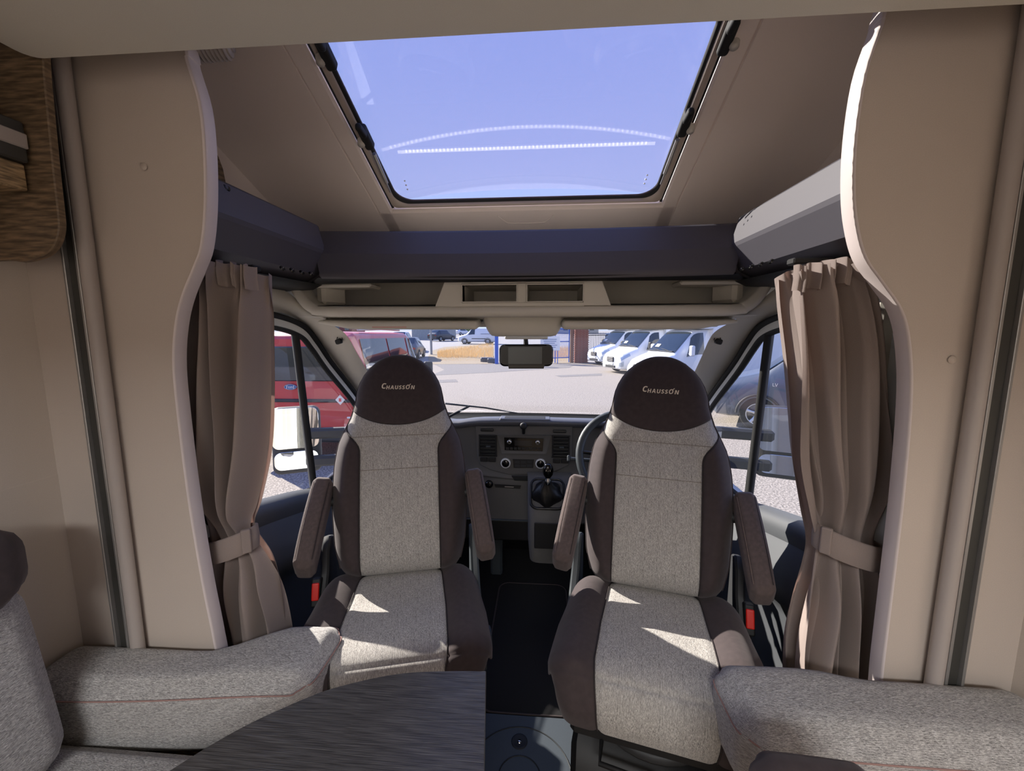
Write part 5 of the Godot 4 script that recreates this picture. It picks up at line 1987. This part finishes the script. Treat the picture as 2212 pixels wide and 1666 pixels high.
func build_ground() -> void:
	land("ground_yard", mats.asphalt, -40.0, 40.0, 12.0, -29.0, 0.0, 30, 30)
	land("ground_street", mats.road, -90.0, 90.0, -29.0, -190.0, 0.0, 30, 50)
	# a cast shadow painted as a dark band, and two darker marks
	for q in [[[[935, 786, 1240, 790], [960, 800, 1230, 795], [930, 812, 1050, 806]], "painted dark shadow band along the yard's entrance"], [[[940, 822, 985, 820], [935, 828, 990, 827]], "small dark patch on the pale yard"], [[[1200, 812, 1300, 808], [1210, 815, 1300, 812]], "thin dark line across the pale yard"]]:
		var o := strip("ground_patch", mats.shadow_and_marks, q[0], 0.006)
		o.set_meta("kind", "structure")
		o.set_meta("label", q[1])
	# bare soil and the dry verge by the entrance
	for q in [[[928, 788, 1066, 787], [925, 770, 1066, 768], [935, 758, 1066, 752], [960, 750, 1066, 744]], [[1195, 786, 1232, 786], [1195, 768, 1232, 768], [1195, 755, 1232, 755]]]:
		var o := strip("ground_verge", mats.soil, q, 0.012)
		o.set_meta("kind", "structure")
	var rng := RandomNumberGenerator.new()
	rng.seed = 77
	var blade := Shape.new()
	blade.face([Vector3(-0.02, 0, 0), Vector3(0.02, 0, 0), Vector3(0.0, 1.0, 0.16)])
	blade.face([Vector3(0, 0, -0.02), Vector3(0, 0, 0.02), Vector3(0.14, 0.9, 0.0)])
	for area in [[[945, 1066, 744, 786], 9000], [[1195, 1233, 752, 786], 2500]]:
		var mm := MultiMesh.new()
		mm.transform_format = MultiMesh.TRANSFORM_3D
		mm.mesh = blade.mesh()
		mm.instance_count = area[1]
		for i in area[1]:
			var px := rng.randf_range(area[0][0], area[0][1])
			var lo: float = lerpf(area[0][3] - 24.0, area[0][2], clampf((px - 945.0) / 110.0, 0, 1)) if px < 1100 else area[0][2]
			var py := rng.randf_range(lo, area[0][3] - 4.0)
			var p := on_ground(px, py)
			var h := rng.randf_range(0.10, 0.42) * (1.0 if py < 775 else 0.45)
			mm.set_instance_transform(i, Transform3D(Basis(Vector3.UP, rng.randf() * TAU) * Basis(Vector3.RIGHT, rng.randfn(0, 0.35)) * Basis.from_scale(Vector3(h * 0.8, h, h * 0.8)), p))
		var mi := MultiMeshInstance3D.new()
		mi.name = numbered("dry_grass")
		mi.multimesh = mm
		mi.material_override = mats.verge
		add_child(mi)
		mi.set_meta("kind", "stuff")
		mi.set_meta("label", "tall straw-coloured dry grass on the verge by the street" if area[1] > 5000 else "straw-coloured dry grass behind the blue gate")
		mi.set_meta("category", "grass")

# ================================================================ vehicles
# A station is [z, half width, half roof width, underside, waist, roof]; a vehicle's front is towards -z, its wheels stand on y = 0.
func ring_at(st: Array, z: float) -> Array:
	var i := 1
	while i < st.size() - 1 and z > st[i][0]:
		i += 1
	var f := clampf((z - st[i - 1][0]) / (st[i][0] - st[i - 1][0]), 0, 1)
	var v := []
	for k in 6:
		v.append(lerpf(st[i - 1][k], st[i][k], f))
	var w: float = v[1]
	var r: float = v[2]
	var b: float = v[3]
	var k_: float = v[4]
	var t: float = v[5]
	return [Vector3(0, b, z), Vector3(w * 0.82, b, z), Vector3(w * 0.965, b + 0.10 * (k_ - b), z), Vector3(w, b + 0.45 * (k_ - b), z), Vector3(w * 0.99, b + 0.85 * (k_ - b), z), Vector3(w * 0.965, k_, z), Vector3(lerpf(w * 0.965, r, 0.5) + 0.01, lerpf(k_, t - 0.05, 0.5), z), Vector3(r, t - 0.07, z), Vector3(r * 0.92, t - 0.015, z), Vector3(r * 0.6, t + 0.005, z), Vector3(0, t + 0.012, z)]
func ring_pt(st: Array, z: float, j: float, side: int, out: float) -> Vector3:
	var r := ring_at(st, z)
	var k := mini(int(j), r.size() - 2)
	var p: Vector3 = r[k].lerp(r[k + 1], j - k)
	var d: Vector3 = (r[k + 1] - r[k]).normalized()
	p += Vector3(d.y, -d.x, 0) * out
	return Vector3(p.x * side, p.y, p.z)
func body(st: Array, n := 40) -> Shape:
	var s := Shape.new()
	var rows := []
	var z0: float = st[0][0]
	var z1: float = st[-1][0]
	var zs := []
	for i in n + 1:
		zs.append(lerpf(z0, z1, float(i) / n))
	for q in st:
		zs.append(q[0])
	zs.sort()
	var last := -99.0
	for z in zs:
		if z - last < 0.004:
			continue
		last = z
		var r := ring_at(st, z)
		var row := []
		for i in r.size():
			row.append(r[i])
		for i in range(r.size() - 2, 0, -1):
			row.append(Vector3(-r[i].x, r[i].y, r[i].z))
		rows.append(row)
	s.patch(rows, true)
	s.flat(rows[0], Vector3.RIGHT, Vector3.UP)
	s.flat(rows[-1], Vector3.RIGHT, Vector3.UP)
	return s
func skin(st: Array, z0: float, z1: float, j0: float, j1: float, side: int, out := 0.008, slope := 0.0) -> Shape:   # a pane or panel lying on the body's side
	var s := Shape.new()
	var rows := []
	for i in 9:
		var row := []
		for k in 5:
			var j := lerpf(j0, j1, k / 4.0)
			row.append(ring_pt(st, lerpf(z0, z1, i / 8.0) + slope * (1.0 - i / 8.0) * (k / 4.0), j, side, out))
		rows.append(row)
	s.patch(rows)
	return s
func over(st: Array, z0: float, z1: float, j0: float, out := 0.010) -> Shape:   # a pane lying across the top, as a windscreen does
	var s := Shape.new()
	var rows := []
	for i in 9:
		var z := lerpf(z0, z1, i / 8.0)
		var row := []
		for k in 13:
			var u := k / 6.0 - 1.0
			var p := ring_pt(st, z, lerpf(10.0, j0, absf(u)), (1 if u >= 0 else -1), 0.0)
			row.append(p + Vector3(0, out, -out))
		rows.append(row)
	s.patch(rows)
	return s
func wheel(r: float, w: float, parent: Node, at: Vector3, side: int, spokes := 5) -> void:
	var t := Node3D.new()
	t.name = "wheel"
	parent.add_child(t, true)
	t.transform = Transform3D(Basis(Vector3.BACK, -PI / 2 * side), at)
	var s := Shape.new()
	s.lathe([Vector2(r * 0.62, -w / 2), Vector2(r * 0.93, -w / 2), Vector2(r, -w * 0.35), Vector2(r, w * 0.35), Vector2(r * 0.93, w / 2), Vector2(r * 0.66, w / 2), Vector2(r * 0.62, w * 0.40)], 36, Transform3D())
	put("tyre", s, mats.tyre, t)
	s = Shape.new()
	s.lathe([Vector2(r * 0.66, w * 0.46), Vector2(r * 0.60, w * 0.48), Vector2(r * 0.57, w * 0.30), Vector2(r * 0.55, -w * 0.1), Vector2(0, -w * 0.1)], 32, Transform3D())
	put("rim", s, mats.rim if spokes > 6 else mats.bumper, t)
	s = Shape.new()
	s.lathe([Vector2(r * 0.67, w * 0.47), Vector2(r * 0.64, w * 0.50), Vector2(r * 0.60, w * 0.47)], 32, Transform3D())
	for i in spokes:
		var a := TAU * i / spokes
		var d := Vector3(cos(a), 0, sin(a))
		s.tube([d * r * 0.10 + Vector3(0, w * 0.34, 0), d * r * 0.36 + Vector3(0, w * 0.42, 0), d * r * 0.63 + Vector3(0, w * 0.46, 0)], [r * 0.11, r * 0.09, r * 0.13], 6, true, 0.45)
	s.lathe([Vector2(0.0, w * 0.46), Vector2(r * 0.10, w * 0.45), Vector2(r * 0.15, w * 0.36)], 16, Transform3D())
	put("spokes", s, mats.rim, t)
func side_mirror(parent: Node, at: Vector3, side: int, size: Vector3, m: Material) -> void:
	var s := Shape.new()
	s.soft(at + Vector3(size.x / 2 * side, 0, 0), size, minf(size.x, size.z) * 0.35, 0.0, Basis(), 3)
	s.tube([at + Vector3(size.x * 0.2 * side, -size.y * 0.2, 0), at + Vector3(-0.14 * side, -size.y * 0.3, 0.05)], 0.03, 6)
	put("door_mirror", s, m, parent)
func on_wheels(t: Node, zs: Array, x: float, r: float, spokes := 5) -> void:
	for z in zs:
		for side in [-1, 1]:
			wheel(r, 0.22, t, Vector3(x * side, r, z), side, spokes)
			var s := Shape.new()
			var arch := []
			for i in 17:
				var a := PI * i / 16.0
				arch.append(Vector3((x + 0.115) * side, r + sin(a) * (r + 0.06), z + cos(a) * (r + 0.06)))
			s.tube(arch, 0.025, 6)
			put("wheel_arch", s, mats.bumper, t)
func motorhome(label: String, at: Vector3, turn: float, mirror: Material) -> void:
	var t := thing("motorhome", label, "motorhome", at, turn, "white motorhomes parked in a row across the yard")
	var st := [[0.0, 0.70, 0.55, 0.30, 0.62, 0.80], [0.06, 0.88, 0.72, 0.24, 0.70, 0.93], [0.20, 0.97, 0.80, 0.22, 0.80, 1.03], [0.45, 1.00, 0.84, 0.22, 0.92, 1.13], [0.95, 1.02, 0.88, 0.25, 1.06, 1.30], [1.05, 1.02, 0.90, 0.25, 1.10, 1.38], [1.85, 1.03, 0.80, 0.25, 1.18, 2.16], [2.0, 1.03, 0.82, 0.25, 1.2, 2.22], [2.6, 1.03, 0.85, 0.25, 1.2, 2.26]]
	put("cab_body", body(st), mats.van_white, t)
	put("windscreen", over(st, 1.02, 1.80, 7.6, 0.014), mats.car_glass, t)
	var s := Shape.new()
	s.box(Vector3(0, 1.385, 1.0), Vector3(1.55, 0.03, 0.10), 0.012)
	for k in 2:
		s.tube([Vector3(-0.5 + k * 0.6, 1.41, 1.0), Vector3(0.15 + k * 0.6, 1.47, 1.12)], 0.012, 5)
	put("wiper_scuttle", s, mats.bumper, t)
	s = Shape.new()
	s.box(Vector3(0.45, 1.58, 1.20), Vector3(0.26, 0.012, 0.16), 0.002, Basis(Vector3.RIGHT, -0.8))
	put("price_card", s, mats.white, t)
	for side in [-1, 1]:
		put("side_window", skin(st, 1.45, 2.25, 5.15, 6.85, side, 0.012, 0.26), mats.car_glass, t)
		put("headlamp", skin(st, 0.07, 0.52, 4.7, 6.3, side, 0.014), mats.lamp_glass, t)
		put("fog_lamp", skin(st, 0.02, 0.16, 2.6, 3.8, side, 0.012), mats.lamp_glass, t)
		side_mirror(t, Vector3(1.12 * side, 1.42, 1.50), side, Vector3(0.20, 0.40, 0.16), mirror)
		s = Shape.new()
		s.box(Vector3(1.06 * side, 1.02, 2.1), Vector3(0.03, 0.04, 0.16), 0.01)
		put("door_handle", s, mats.bumper, t)
	s = Shape.new()
	s.soft(Vector3(0, 0.72, 0.0), Vector3(0.62, 0.26, 0.10), 0.045, 0.0, Basis(), 4)
	put("grille", s, mats.seal, t)
	for i in 5:
		s = Shape.new()
		s.box(Vector3(0, 0.63 + i * 0.045, -0.05), Vector3(0.54, 0.014, 0.02), 0.004)
		put("grille_bar", s, mats.alu, t)
	s = Shape.new()
	s.box(Vector3(0, 0.36, -0.01), Vector3(0.9, 0.12, 0.06), 0.02)
	put("lower_intake", s, mats.bumper, t)
	s = Shape.new()
	s.box(Vector3(0, 0.50, -0.02), Vector3(0.52, 0.11, 0.02), 0.003)
	put("number_plate", s, mats.white, t)
	on_wheels(t, [0.98, 4.9], 0.90, 0.34, 5)
	s = Shape.new()
	s.box(Vector3(0, 1.62, 4.6), Vector3(2.24, 2.45, 4.1), 0.08)
	s.prism([Vector2(1.7, 2.24), Vector2(2.8, 2.24), Vector2(2.8, 2.86), Vector2(2.5, 2.82), Vector2(1.95, 2.55)], Transform3D(Basis(Vector3(0, 0, 1), Vector3(0, 1, 0), Vector3(1, 0, 0)), Vector3(-1.05, 0, 0)), 2.1, 0.03)
	put("living_body", s, mats.van_white, t)
func build_vehicles() -> void:
	# three white motorhomes facing the middle of the yard
	var heading := Vector3(-0.92, 0, 0.39)
	var turn := atan2(-heading.x, -heading.z)
	var n := 0
	for q in [[1282, 785, "white motorhome parked next to the black railings"], [1318, 803, "white motorhome parked between two others in the yard row"], [1376, 830, "white motorhome at the near end of the yard row, tall white mirror"]]:
		var p := on_ground(q[0], q[1] + 4.0)
		motorhome(q[2], p, turn + [0.05, 0.0, -0.05][n], mats.van_white if n == 2 else mats.bumper)
		n += 1
	# red van outside the passenger window: we see its tail and its off side
	var rv := thing("red_van", "dusty red panel van parked outside the passenger window, tail towards us", "van", Vector3(-3.90, GROUND, -11.2), 0.03)
	rv.scale = Vector3(1.0, 1.05, 1.0)
	var st := [[0.0, 0.70, 0.55, 0.35, 0.65, 0.85], [0.15, 0.92, 0.75, 0.28, 0.80, 1.0], [0.9, 0.98, 0.80, 0.28, 1.0, 1.20], [1.0, 0.98, 0.80, 0.28, 1.02, 1.24], [1.75, 0.99, 0.78, 0.28, 1.08, 1.96], [2.0, 0.99, 0.80, 0.28, 1.10, 2.02], [4.7, 0.99, 0.80, 0.28, 1.10, 2.04], [4.93, 0.97, 0.78, 0.35, 1.10, 1.98], [4.97, 0.93, 0.74, 0.40, 1.08, 1.92]]
	put("van_body", body(st), mats.van_red, rv)
	put("windscreen", over(st, 0.97, 1.70, 7.6, 0.014), mats.car_glass, rv)
	for side in [-1, 1]:
		put("cab_window", skin(st, 1.30, 2.15, 5.2, 6.9, side, 0.012, 0.35), mats.car_glass, rv)
		put("side_window", skin(st, 2.25, 3.35, 5.2, 6.9, side, 0.012), mats.car_glass, rv)
		put("side_window", skin(st, 3.42, 4.62, 5.2, 6.9, side, 0.012), mats.car_glass, rv)
		side_mirror(rv, Vector3(1.05 * side, 1.22, 1.45), side, Vector3(0.20, 0.28, 0.14), mats.bumper)
		var s := Shape.new()
		s.box(Vector3(0.85 * side, 1.15, 4.975), Vector3(0.12, 0.60, 0.05), 0.02)
		put("tail_lamp", s, mats.tail, rv)
		s = Shape.new()
		s.tube([Vector3(0.70 * side, 2.07, 2.2), Vector3(0.70 * side, 2.09, 3.3), Vector3(0.70 * side, 2.07, 4.4)], 0.022, 6)
		put("roof_rail", s, mats.alu, rv)
		s = Shape.new()
		s.box(Vector3(0.985 * side, 1.0, 3.0), Vector3(0.03, 0.045, 3.2), 0.012)
		put("side_rail", s, mats.bumper, rv)
	on_wheels(rv, [0.95, 3.95], 0.86, 0.34)
	var s := Shape.new()
	s.box(Vector3(0.0, 1.56, 4.985), Vector3(1.38, 0.52, 0.03), 0.012)
	put("tail_window", s, mats.car_glass, rv)
	s = Shape.new()
	s.box(Vector3(0, 0.47, 4.98), Vector3(1.80, 0.22, 0.14), 0.04)
	put("tail_bumper", s, mats.bumper, rv)
	s = Shape.new()
	s.box(Vector3(0.0, 1.00, 4.985), Vector3(1.55, 0.05, 0.03), 0.012)
	put("tail_crease", s, mats.bumper, rv)
	s = Shape.new()
	s.box(Vector3(0.78, 0.74, 4.97), Vector3(0.16, 0.03, 0.03), 0.01)
	put("tail_reflector", s, mats.white, rv)
	var oval := []
	for i in 24:
		oval.append(Vector2(cos(TAU * i / 24) * 0.105, sin(TAU * i / 24) * 0.045))
	var bd := Node3D.new()
	bd.name = "badge"
	rv.add_child(bd, true)
	bd.position = Vector3(-0.18, 1.21, 4.985)
	s = Shape.new()
	s.prism(oval, Transform3D(), 0.016, 0.004)
	put("badge_oval", s, mats.logo, bd)
	s = Shape.new()
	var rim := []
	for i in 25:
		rim.append(Vector3(cos(TAU * i / 24) * 0.098, sin(TAU * i / 24) * 0.039, 0.017))
	s.tube(rim, 0.004, 5)
	put("badge_ring", s, mats.alu, bd)
	var tm := TextMesh.new()
	tm.text = "Ford"
	var font := SystemFont.new()
	font.font_names = PackedStringArray(["Droid Serif"])
	font.font_italic = true
	tm.font = font
	tm.font_size = 24
	tm.pixel_size = 0.0026
	tm.depth = 0.004
	var mi := MeshInstance3D.new()
	mi.name = "badge_lettering"
	mi.mesh = tm
	mi.material_override = mats.white
	bd.add_child(mi, true)
	mi.position = Vector3(0, 0, 0.018)
	s = Shape.new()
	s.box(Vector3(0.62, 1.02, 5.005), Vector3(0.11, 0.11, 0.006), 0.001, Basis(Vector3.BACK, PI / 4))
	var dia := put("hazard_sticker", s, mats.white, rv)
	s = Shape.new()
	s.box(Vector3(0.62, 1.02, 5.009), Vector3(0.04, 0.05, 0.004), 0.001)
	put("sticker_sign", s, mats.red, dia)
	# grey van outside the driver window
	var gv := thing("grey_van", "dark grey van with bright alloy wheels outside the driver window", "van", on_ground(1588, 905), 0.0)
	gv.position = Vector3(4.36, GROUND, -10.5)
	gv.rotation.y = deg_to_rad(63.0)
	st = [[0.0, 0.70, 0.55, 0.32, 0.62, 0.80], [0.10, 0.90, 0.75, 0.25, 0.75, 0.96], [0.35, 0.97, 0.80, 0.24, 0.92, 1.08], [0.95, 0.98, 0.84, 0.26, 1.04, 1.26], [1.05, 0.98, 0.84, 0.26, 1.06, 1.32], [1.80, 0.99, 0.78, 0.26, 1.10, 1.95], [2.0, 0.99, 0.80, 0.26, 1.12, 2.0], [4.9, 0.98, 0.80, 0.28, 1.12, 2.02]]
	put("van_body", body(st), mats.van_grey, gv)
	put("windscreen", over(st, 1.0, 1.75, 7.6, 0.014), mats.car_glass, gv)
	for side in [-1, 1]:
		put("side_window", skin(st, 1.40, 2.2, 5.2, 6.9, side, 0.012, 0.3), mats.car_glass, gv)
		side_mirror(gv, Vector3(1.05 * side, 1.26, 1.45), side, Vector3(0.2, 0.26, 0.14), mats.car_dark)
		s = Shape.new()
		s.soft(Vector3(0.72 * side, 0.84, 0.18), Vector3(0.30, 0.18, 0.40), 0.05, 0.0, Basis(Vector3.UP, -0.6 * side), 4)
		put("headlamp", s, mats.lamp_glass, gv)
		s = Shape.new()
		s.tube([Vector3(0.995 * side, 0.35, 1.62), Vector3(0.995 * side, 0.9, 1.60), Vector3(0.975 * side, 1.08, 1.5)], 0.006, 5)
		put("door_gap", s, mats.seal, gv)
	on_wheels(gv, [0.93, 3.9], 0.90, 0.36, 5)
	var lt := TextMesh.new()
	lt.text = "LV"
	lt.font_size = 24
	lt.pixel_size = 0.004
	lt.depth = 0.006
	var lf := SystemFont.new()
	lf.font_names = PackedStringArray(["Droid Sans"])
	lt.font = lf
	var li := MeshInstance3D.new()
	li.name = "door_lettering"
	li.mesh = lt
	li.material_override = mats.white
	gv.add_child(li, true)
	li.transform = Transform3D(Basis(Vector3.UP, -PI / 2), Vector3(-0.985, 1.02, 1.2))
	# things on and along the street
	car("parked_suv", "dark grey estate car parked ahead of the red van", on_ground(897, 770), deg_to_rad(8), 1.55, mats.car_dark)
	car("parked_car", "white car standing beyond the dark estate car", on_ground(878, 752), deg_to_rad(8), 1.6, mats.van_white)
	car("street_car", "dark blue hatchback driving along the street by the grey fence", on_ground(975, 736), deg_to_rad(-25), 1.5, mats.car_dark)
	car("street_car", "pale car behind the white van on the street", on_ground(1010, 724), deg_to_rad(-30), 1.5, mats.van_white)
	var wv := thing("white_van", "small white panel van on the street behind the dry grass", "van", on_ground(993, 743), deg_to_rad(84))
	st = [[0.0, 0.65, 0.5, 0.3, 0.6, 0.74], [0.15, 0.84, 0.65, 0.24, 0.76, 0.92], [0.95, 0.89, 0.72, 0.24, 0.98, 1.10], [1.65, 0.90, 0.66, 0.24, 1.05, 1.74], [1.9, 0.90, 0.68, 0.24, 1.06, 1.80], [4.2, 0.90, 0.70, 0.24, 1.06, 1.82], [4.38, 0.86, 0.66, 0.3, 1.0, 1.75]]
	put("van_body", body(st, 30), mats.van_white, wv)
	put("windscreen", over(st, 1.0, 1.6, 7.6, 0.014), mats.car_glass, wv)
	for side in [-1, 1]:
		put("side_window", skin(st, 1.25, 2.05, 5.1, 6.9, side, 0.014, 0.3), mats.car_glass, wv)
		s = Shape.new()
		s.box(Vector3(0.90 * side, 0.62, 2.5), Vector3(0.03, 0.08, 1.6), 0.01)
		put("rub_strip", s, mats.bumper, wv)
		s = Shape.new()
		s.box(Vector3(0.91 * side, 1.15, 3.3), Vector3(0.02, 0.03, 1.1), 0.005)
		put("door_track", s, mats.bumper, wv)
	s = Shape.new()
	s.box(Vector3(0, 0.36, 0.02), Vector3(1.3, 0.2, 0.1), 0.03)
	put("front_bumper", s, mats.bumper, wv)
	on_wheels(wv, [0.85, 3.55], 0.80, 0.31)
	for q in [[1308, 724, "blue hatchback parked behind the black railings", 1.5, "car_blue"], [1336, 718, "white car parked behind the black railings", 1.45, "van_white"], [1366, 722, "dark car parked far behind the white motorhomes", 1.5, "car_dark"]]:
		car("railing_car", q[2], on_ground(q[0], q[1] + 8), deg_to_rad(70), q[3], mats[q[4]])
func car(called: String, label: String, at: Vector3, turn: float, h: float, m: Material) -> void:
	var t := thing(called, label, "car", at, turn)
	var st := [[0.0, 0.6, 0.5, 0.3, 0.55, 0.68], [0.15, 0.82, 0.62, 0.22, 0.70, 0.80], [0.95, 0.88, 0.70, 0.22, 0.86, 0.98], [1.75, 0.89, 0.60, 0.22, 0.92, h], [3.2, 0.89, 0.60, 0.22, 0.95, h], [3.9, 0.86, 0.62, 0.25, 0.92, h * 0.72], [4.2, 0.78, 0.6, 0.32, 0.85, h * 0.62]]
	put("car_body", body(st, 24), m, t)
	put("windscreen", over(st, 1.05, 1.68, 7.6, 0.014), mats.car_glass, t)
	put("tail_window", over(st, 3.28, 3.85, 7.6, 0.014), mats.car_glass, t)
	for side in [-1, 1]:
		put("side_window", skin(st, 1.35, 3.35, 5.2, 6.9, side, 0.014, 0.3), mats.car_glass, t)
		var s := Shape.new()
		s.box(Vector3(0.62 * side, 0.78, 4.18), Vector3(0.24, 0.14, 0.06), 0.02)
		put("tail_lamp", s, mats.tail, t)
	on_wheels(t, [0.78, 3.4], 0.78, 0.31)

# ================================================================ along the street
func build_street() -> void:
	# grey boarded fence beyond the street
	var f := thing("board_fence", "weathered grey board fence along the far side of the street", "fence", on_ground(940, 733))
	var a := on_ground(890, 735) - f.position
	var b := on_ground(985, 731) - f.position
	var n := 44
	for i in n:
		var p := a.lerp(b, float(i) / n)
		var s := Shape.new()
		var d := (b - a) / n
		s.box(p + Vector3(0, 1.2, 0) + d / 2, Vector3(d.length() * 0.92, 3.0 + 0.05 * sin(i * 2.3), 0.04), 0.01, Basis(Vector3.UP, -atan2(d.z, d.x)))
		put("board", s, mats.fence, f)
	# lamp post
	var lp := thing("lamp_post", "grey steel lamp post standing at the edge of the verge", "lamp post", on_ground(932, 767))
	var s := Shape.new()
	s.tube([Vector3(0, 0, 0), Vector3(0, 1.2, 0)], 0.10, 10)
	put("post_base", s, mats.lamp_post, lp)
	s = Shape.new()
	s.tube([Vector3(0, 1.2, 0), Vector3(0, 7.5, 0)], [0.075, 0.05], 10)
	put("post_shaft", s, mats.lamp_post, lp)
	# kerb logs at the end of the verge
	for q in [[1052, 783, 0.9], [1064, 785, 0.7]]:
		var kb := Shape.new()
		var c := on_ground(q[0], q[1])
		kb.box(c + Vector3(0, 0.16, 0), Vector3(q[2], 0.34, 0.4), 0.06, Basis(Vector3.UP, 0.2))
		tag(put("kerb_block", kb, mats.car_dark), "%s dark stone block at the end of the dry verge" % ("wider" if q[2] > 0.8 else "narrower"), "stone block", "stone blocks at the end of the verge")
	# blue gate: post, leaf with bars and wire, notice board
	var g := thing("blue_gate", "blue steel gate with a tall post and wire mesh by the brick pier", "gate", on_ground(1073, 787))
	var base := g.position
	s = Shape.new()
	s.box(Vector3(0, 1.4, 0), Vector3(0.22, 2.8, 0.22), 0.02)
	put("gate_post", s, mats.steel_blue, g)
	var e0 := on_ground(1168, 786) - base
	var e1 := on_ground(1229, 784) - base
	s = Shape.new()
	for h in [0.35, 1.45, 2.3]:
		s.tube([e0 + Vector3(0, h, 0), e1 + Vector3(0, h, 0)], 0.035, 6)
	for k in 3:
		s.tube([e0.lerp(e1, k / 2.0), e0.lerp(e1, k / 2.0) + Vector3(0, 2.3, 0)], 0.04, 6)
	put("gate_frame", s, mats.steel_blue, g)
	s = Shape.new()
	for i in 40:
		var p := e0.lerp(e1, i / 39.0)
		s.tube([p + Vector3(0, 0.35, 0), p + Vector3(0, 2.3, 0)], 0.005, 4, false)
	for i in 30:
		s.tube([e0 + Vector3(0, 0.35 + i * 0.066, 0.0), e1 + Vector3(0, 0.35 + i * 0.066, 0.0)], 0.004, 4, false)
	var wire := put("wire_mesh", s, mats.steel_blue, g)
	wire.set_meta("kind", "stuff")
	var nb := thing("notice_board", "white printed notice board fixed to the blue gate", "sign", on_ground(1188, 786) + Vector3(0, 0, 0.12))
	s = Shape.new()
	s.box(Vector3(0, 1.35, 0), Vector3(1.3, 0.95, 0.03), 0.01)
	put("board_face", s, mats.van_white, nb)
	s = Shape.new()
	for i in 5:
		s.box(Vector3(-0.05 + 0.03 * (i % 2), 1.62 - i * 0.13, 0.018), Vector3(0.95 - 0.12 * (i % 3), 0.035, 0.006), 0.001)
	put("print_line", s, mats.logo, nb)
	for x in [-0.5, 0.5]:
		s = Shape.new()
		s.tube([Vector3(x, 0, -0.03), Vector3(x, 1.8, -0.03)], 0.03, 6)
		put("board_leg", s, mats.steel_blue, nb)
	# brick pier with individual bricks
	var pr := thing("brick_pier", "red-brown brick gate pier beside the black railings", "pier", on_ground(1254, 784))
	s = Shape.new()
	s.box(Vector3(0, 1.3, 0), Vector3(0.80, 2.6, 0.80), 0.005)
	put("mortar_core", s, mats.mortar, pr)
	var bricks := Shape.new()
	for c in 34:
		for k in 4:
			for sd in 4:
				var off := (0.11 if c % 2 == 0 else 0.0)
				var x := -0.34 + k * 0.225 + off * 0.5
				var bs := Basis(Vector3.UP, PI / 2 * sd)
				bricks.box(bs * Vector3(x, 0.04 + c * 0.075, 0.40), Vector3(0.212, 0.064, 0.03), 0.004, bs)
	var bm := put("brickwork", bricks, mats.brick, pr)
	bm.set_meta("kind", "stuff")
	s = Shape.new()
	s.box(Vector3(-0.62, 1.2, 0.1), Vector3(0.24, 2.4, 0.24), 0.02)
	put("gate_stile", s, paint("8a6a58", 0.8), pr)
	# black railings
	var rl := thing("railings", "black upright steel railings behind the parked motorhomes", "railings", on_ground(1270, 775))
	var r0 := Vector3.ZERO
	var r1 := on_ground(1420, 772) - rl.position
	for h in [0.25, 1.75]:
		s = Shape.new()
		s.tube([r0 + Vector3(0, h, 0), r1 + Vector3(0, h, 0)], 0.03, 6)
		put("rail", s, mats.black, rl)
	for i in 44:
		s = Shape.new()
		var p := r0.lerp(r1, i / 43.0)
		s.tube([p, p + Vector3(0, 1.95, 0)], 0.016, 6)
		put("upright", s, mats.black, rl)
	# hedge and houses beyond
	var hg := thing("street_hedge", "low clipped green hedge across the street", "hedge", on_ground(992, 722))
	s = Shape.new()
	var rng := RandomNumberGenerator.new()
	rng.seed = 4
	s.soft(Vector3(0, 0.7, 0), Vector3(9.0, 1.5, 1.2), 0.4, 0.0, Basis(), 20, func(q: Vector3) -> Vector3: return q + Vector3(sin(q.x * 3.1 + q.y * 5.0), sin(q.x * 4.3) * 0.8, cos(q.x * 2.7 + q.y * 4.0)) * 0.12)
	put("leaf_mass", s, mats.leaf, hg)
	for q in [[-62, -120, 14, 6.5, "long brick terrace house with a tiled roof far beyond the street"], [-30, -125, 16, 7.0, "pale terrace house far behind the street cars"], [6, -120, 18, 6.0, "pale low building far behind the brick pier"], [34, -112, 16, 6.0, "pale shed far behind the white motorhomes"]]:
		var hs := thing("far_house", q[4], "house", Vector3(q[0], ground_y(q[0], q[1]), q[1]))
		s = Shape.new()
		s.box(Vector3(0, q[3] / 2.0, 0), Vector3(q[2], q[3], 9), 0.05)
		put("house_wall", s, mats.house if q[0] > -50 else mats.brick, hs)
		s = Shape.new()
		s.prism([Vector2(-5, 0), Vector2(5, 0), Vector2(0, 3.2)], Transform3D(Basis(Vector3(0, 0, 1), Vector3(0, 1, 0), Vector3(1, 0, 0)), Vector3(-q[2] / 2.0 - 0.3, q[3], 0)), q[2] + 0.6, 0.02)
		put("house_roof", s, mats.roof_tile, hs)
		for i in 5:
			for k in 2:
				s = Shape.new()
				s.box(Vector3(-q[2] * 0.4 + i * q[2] * 0.2, 1.5 + k * 2.7, 4.5), Vector3(1.2, 1.3, 0.08), 0.02)
				put("house_window", s, mats.car_glass, hs)
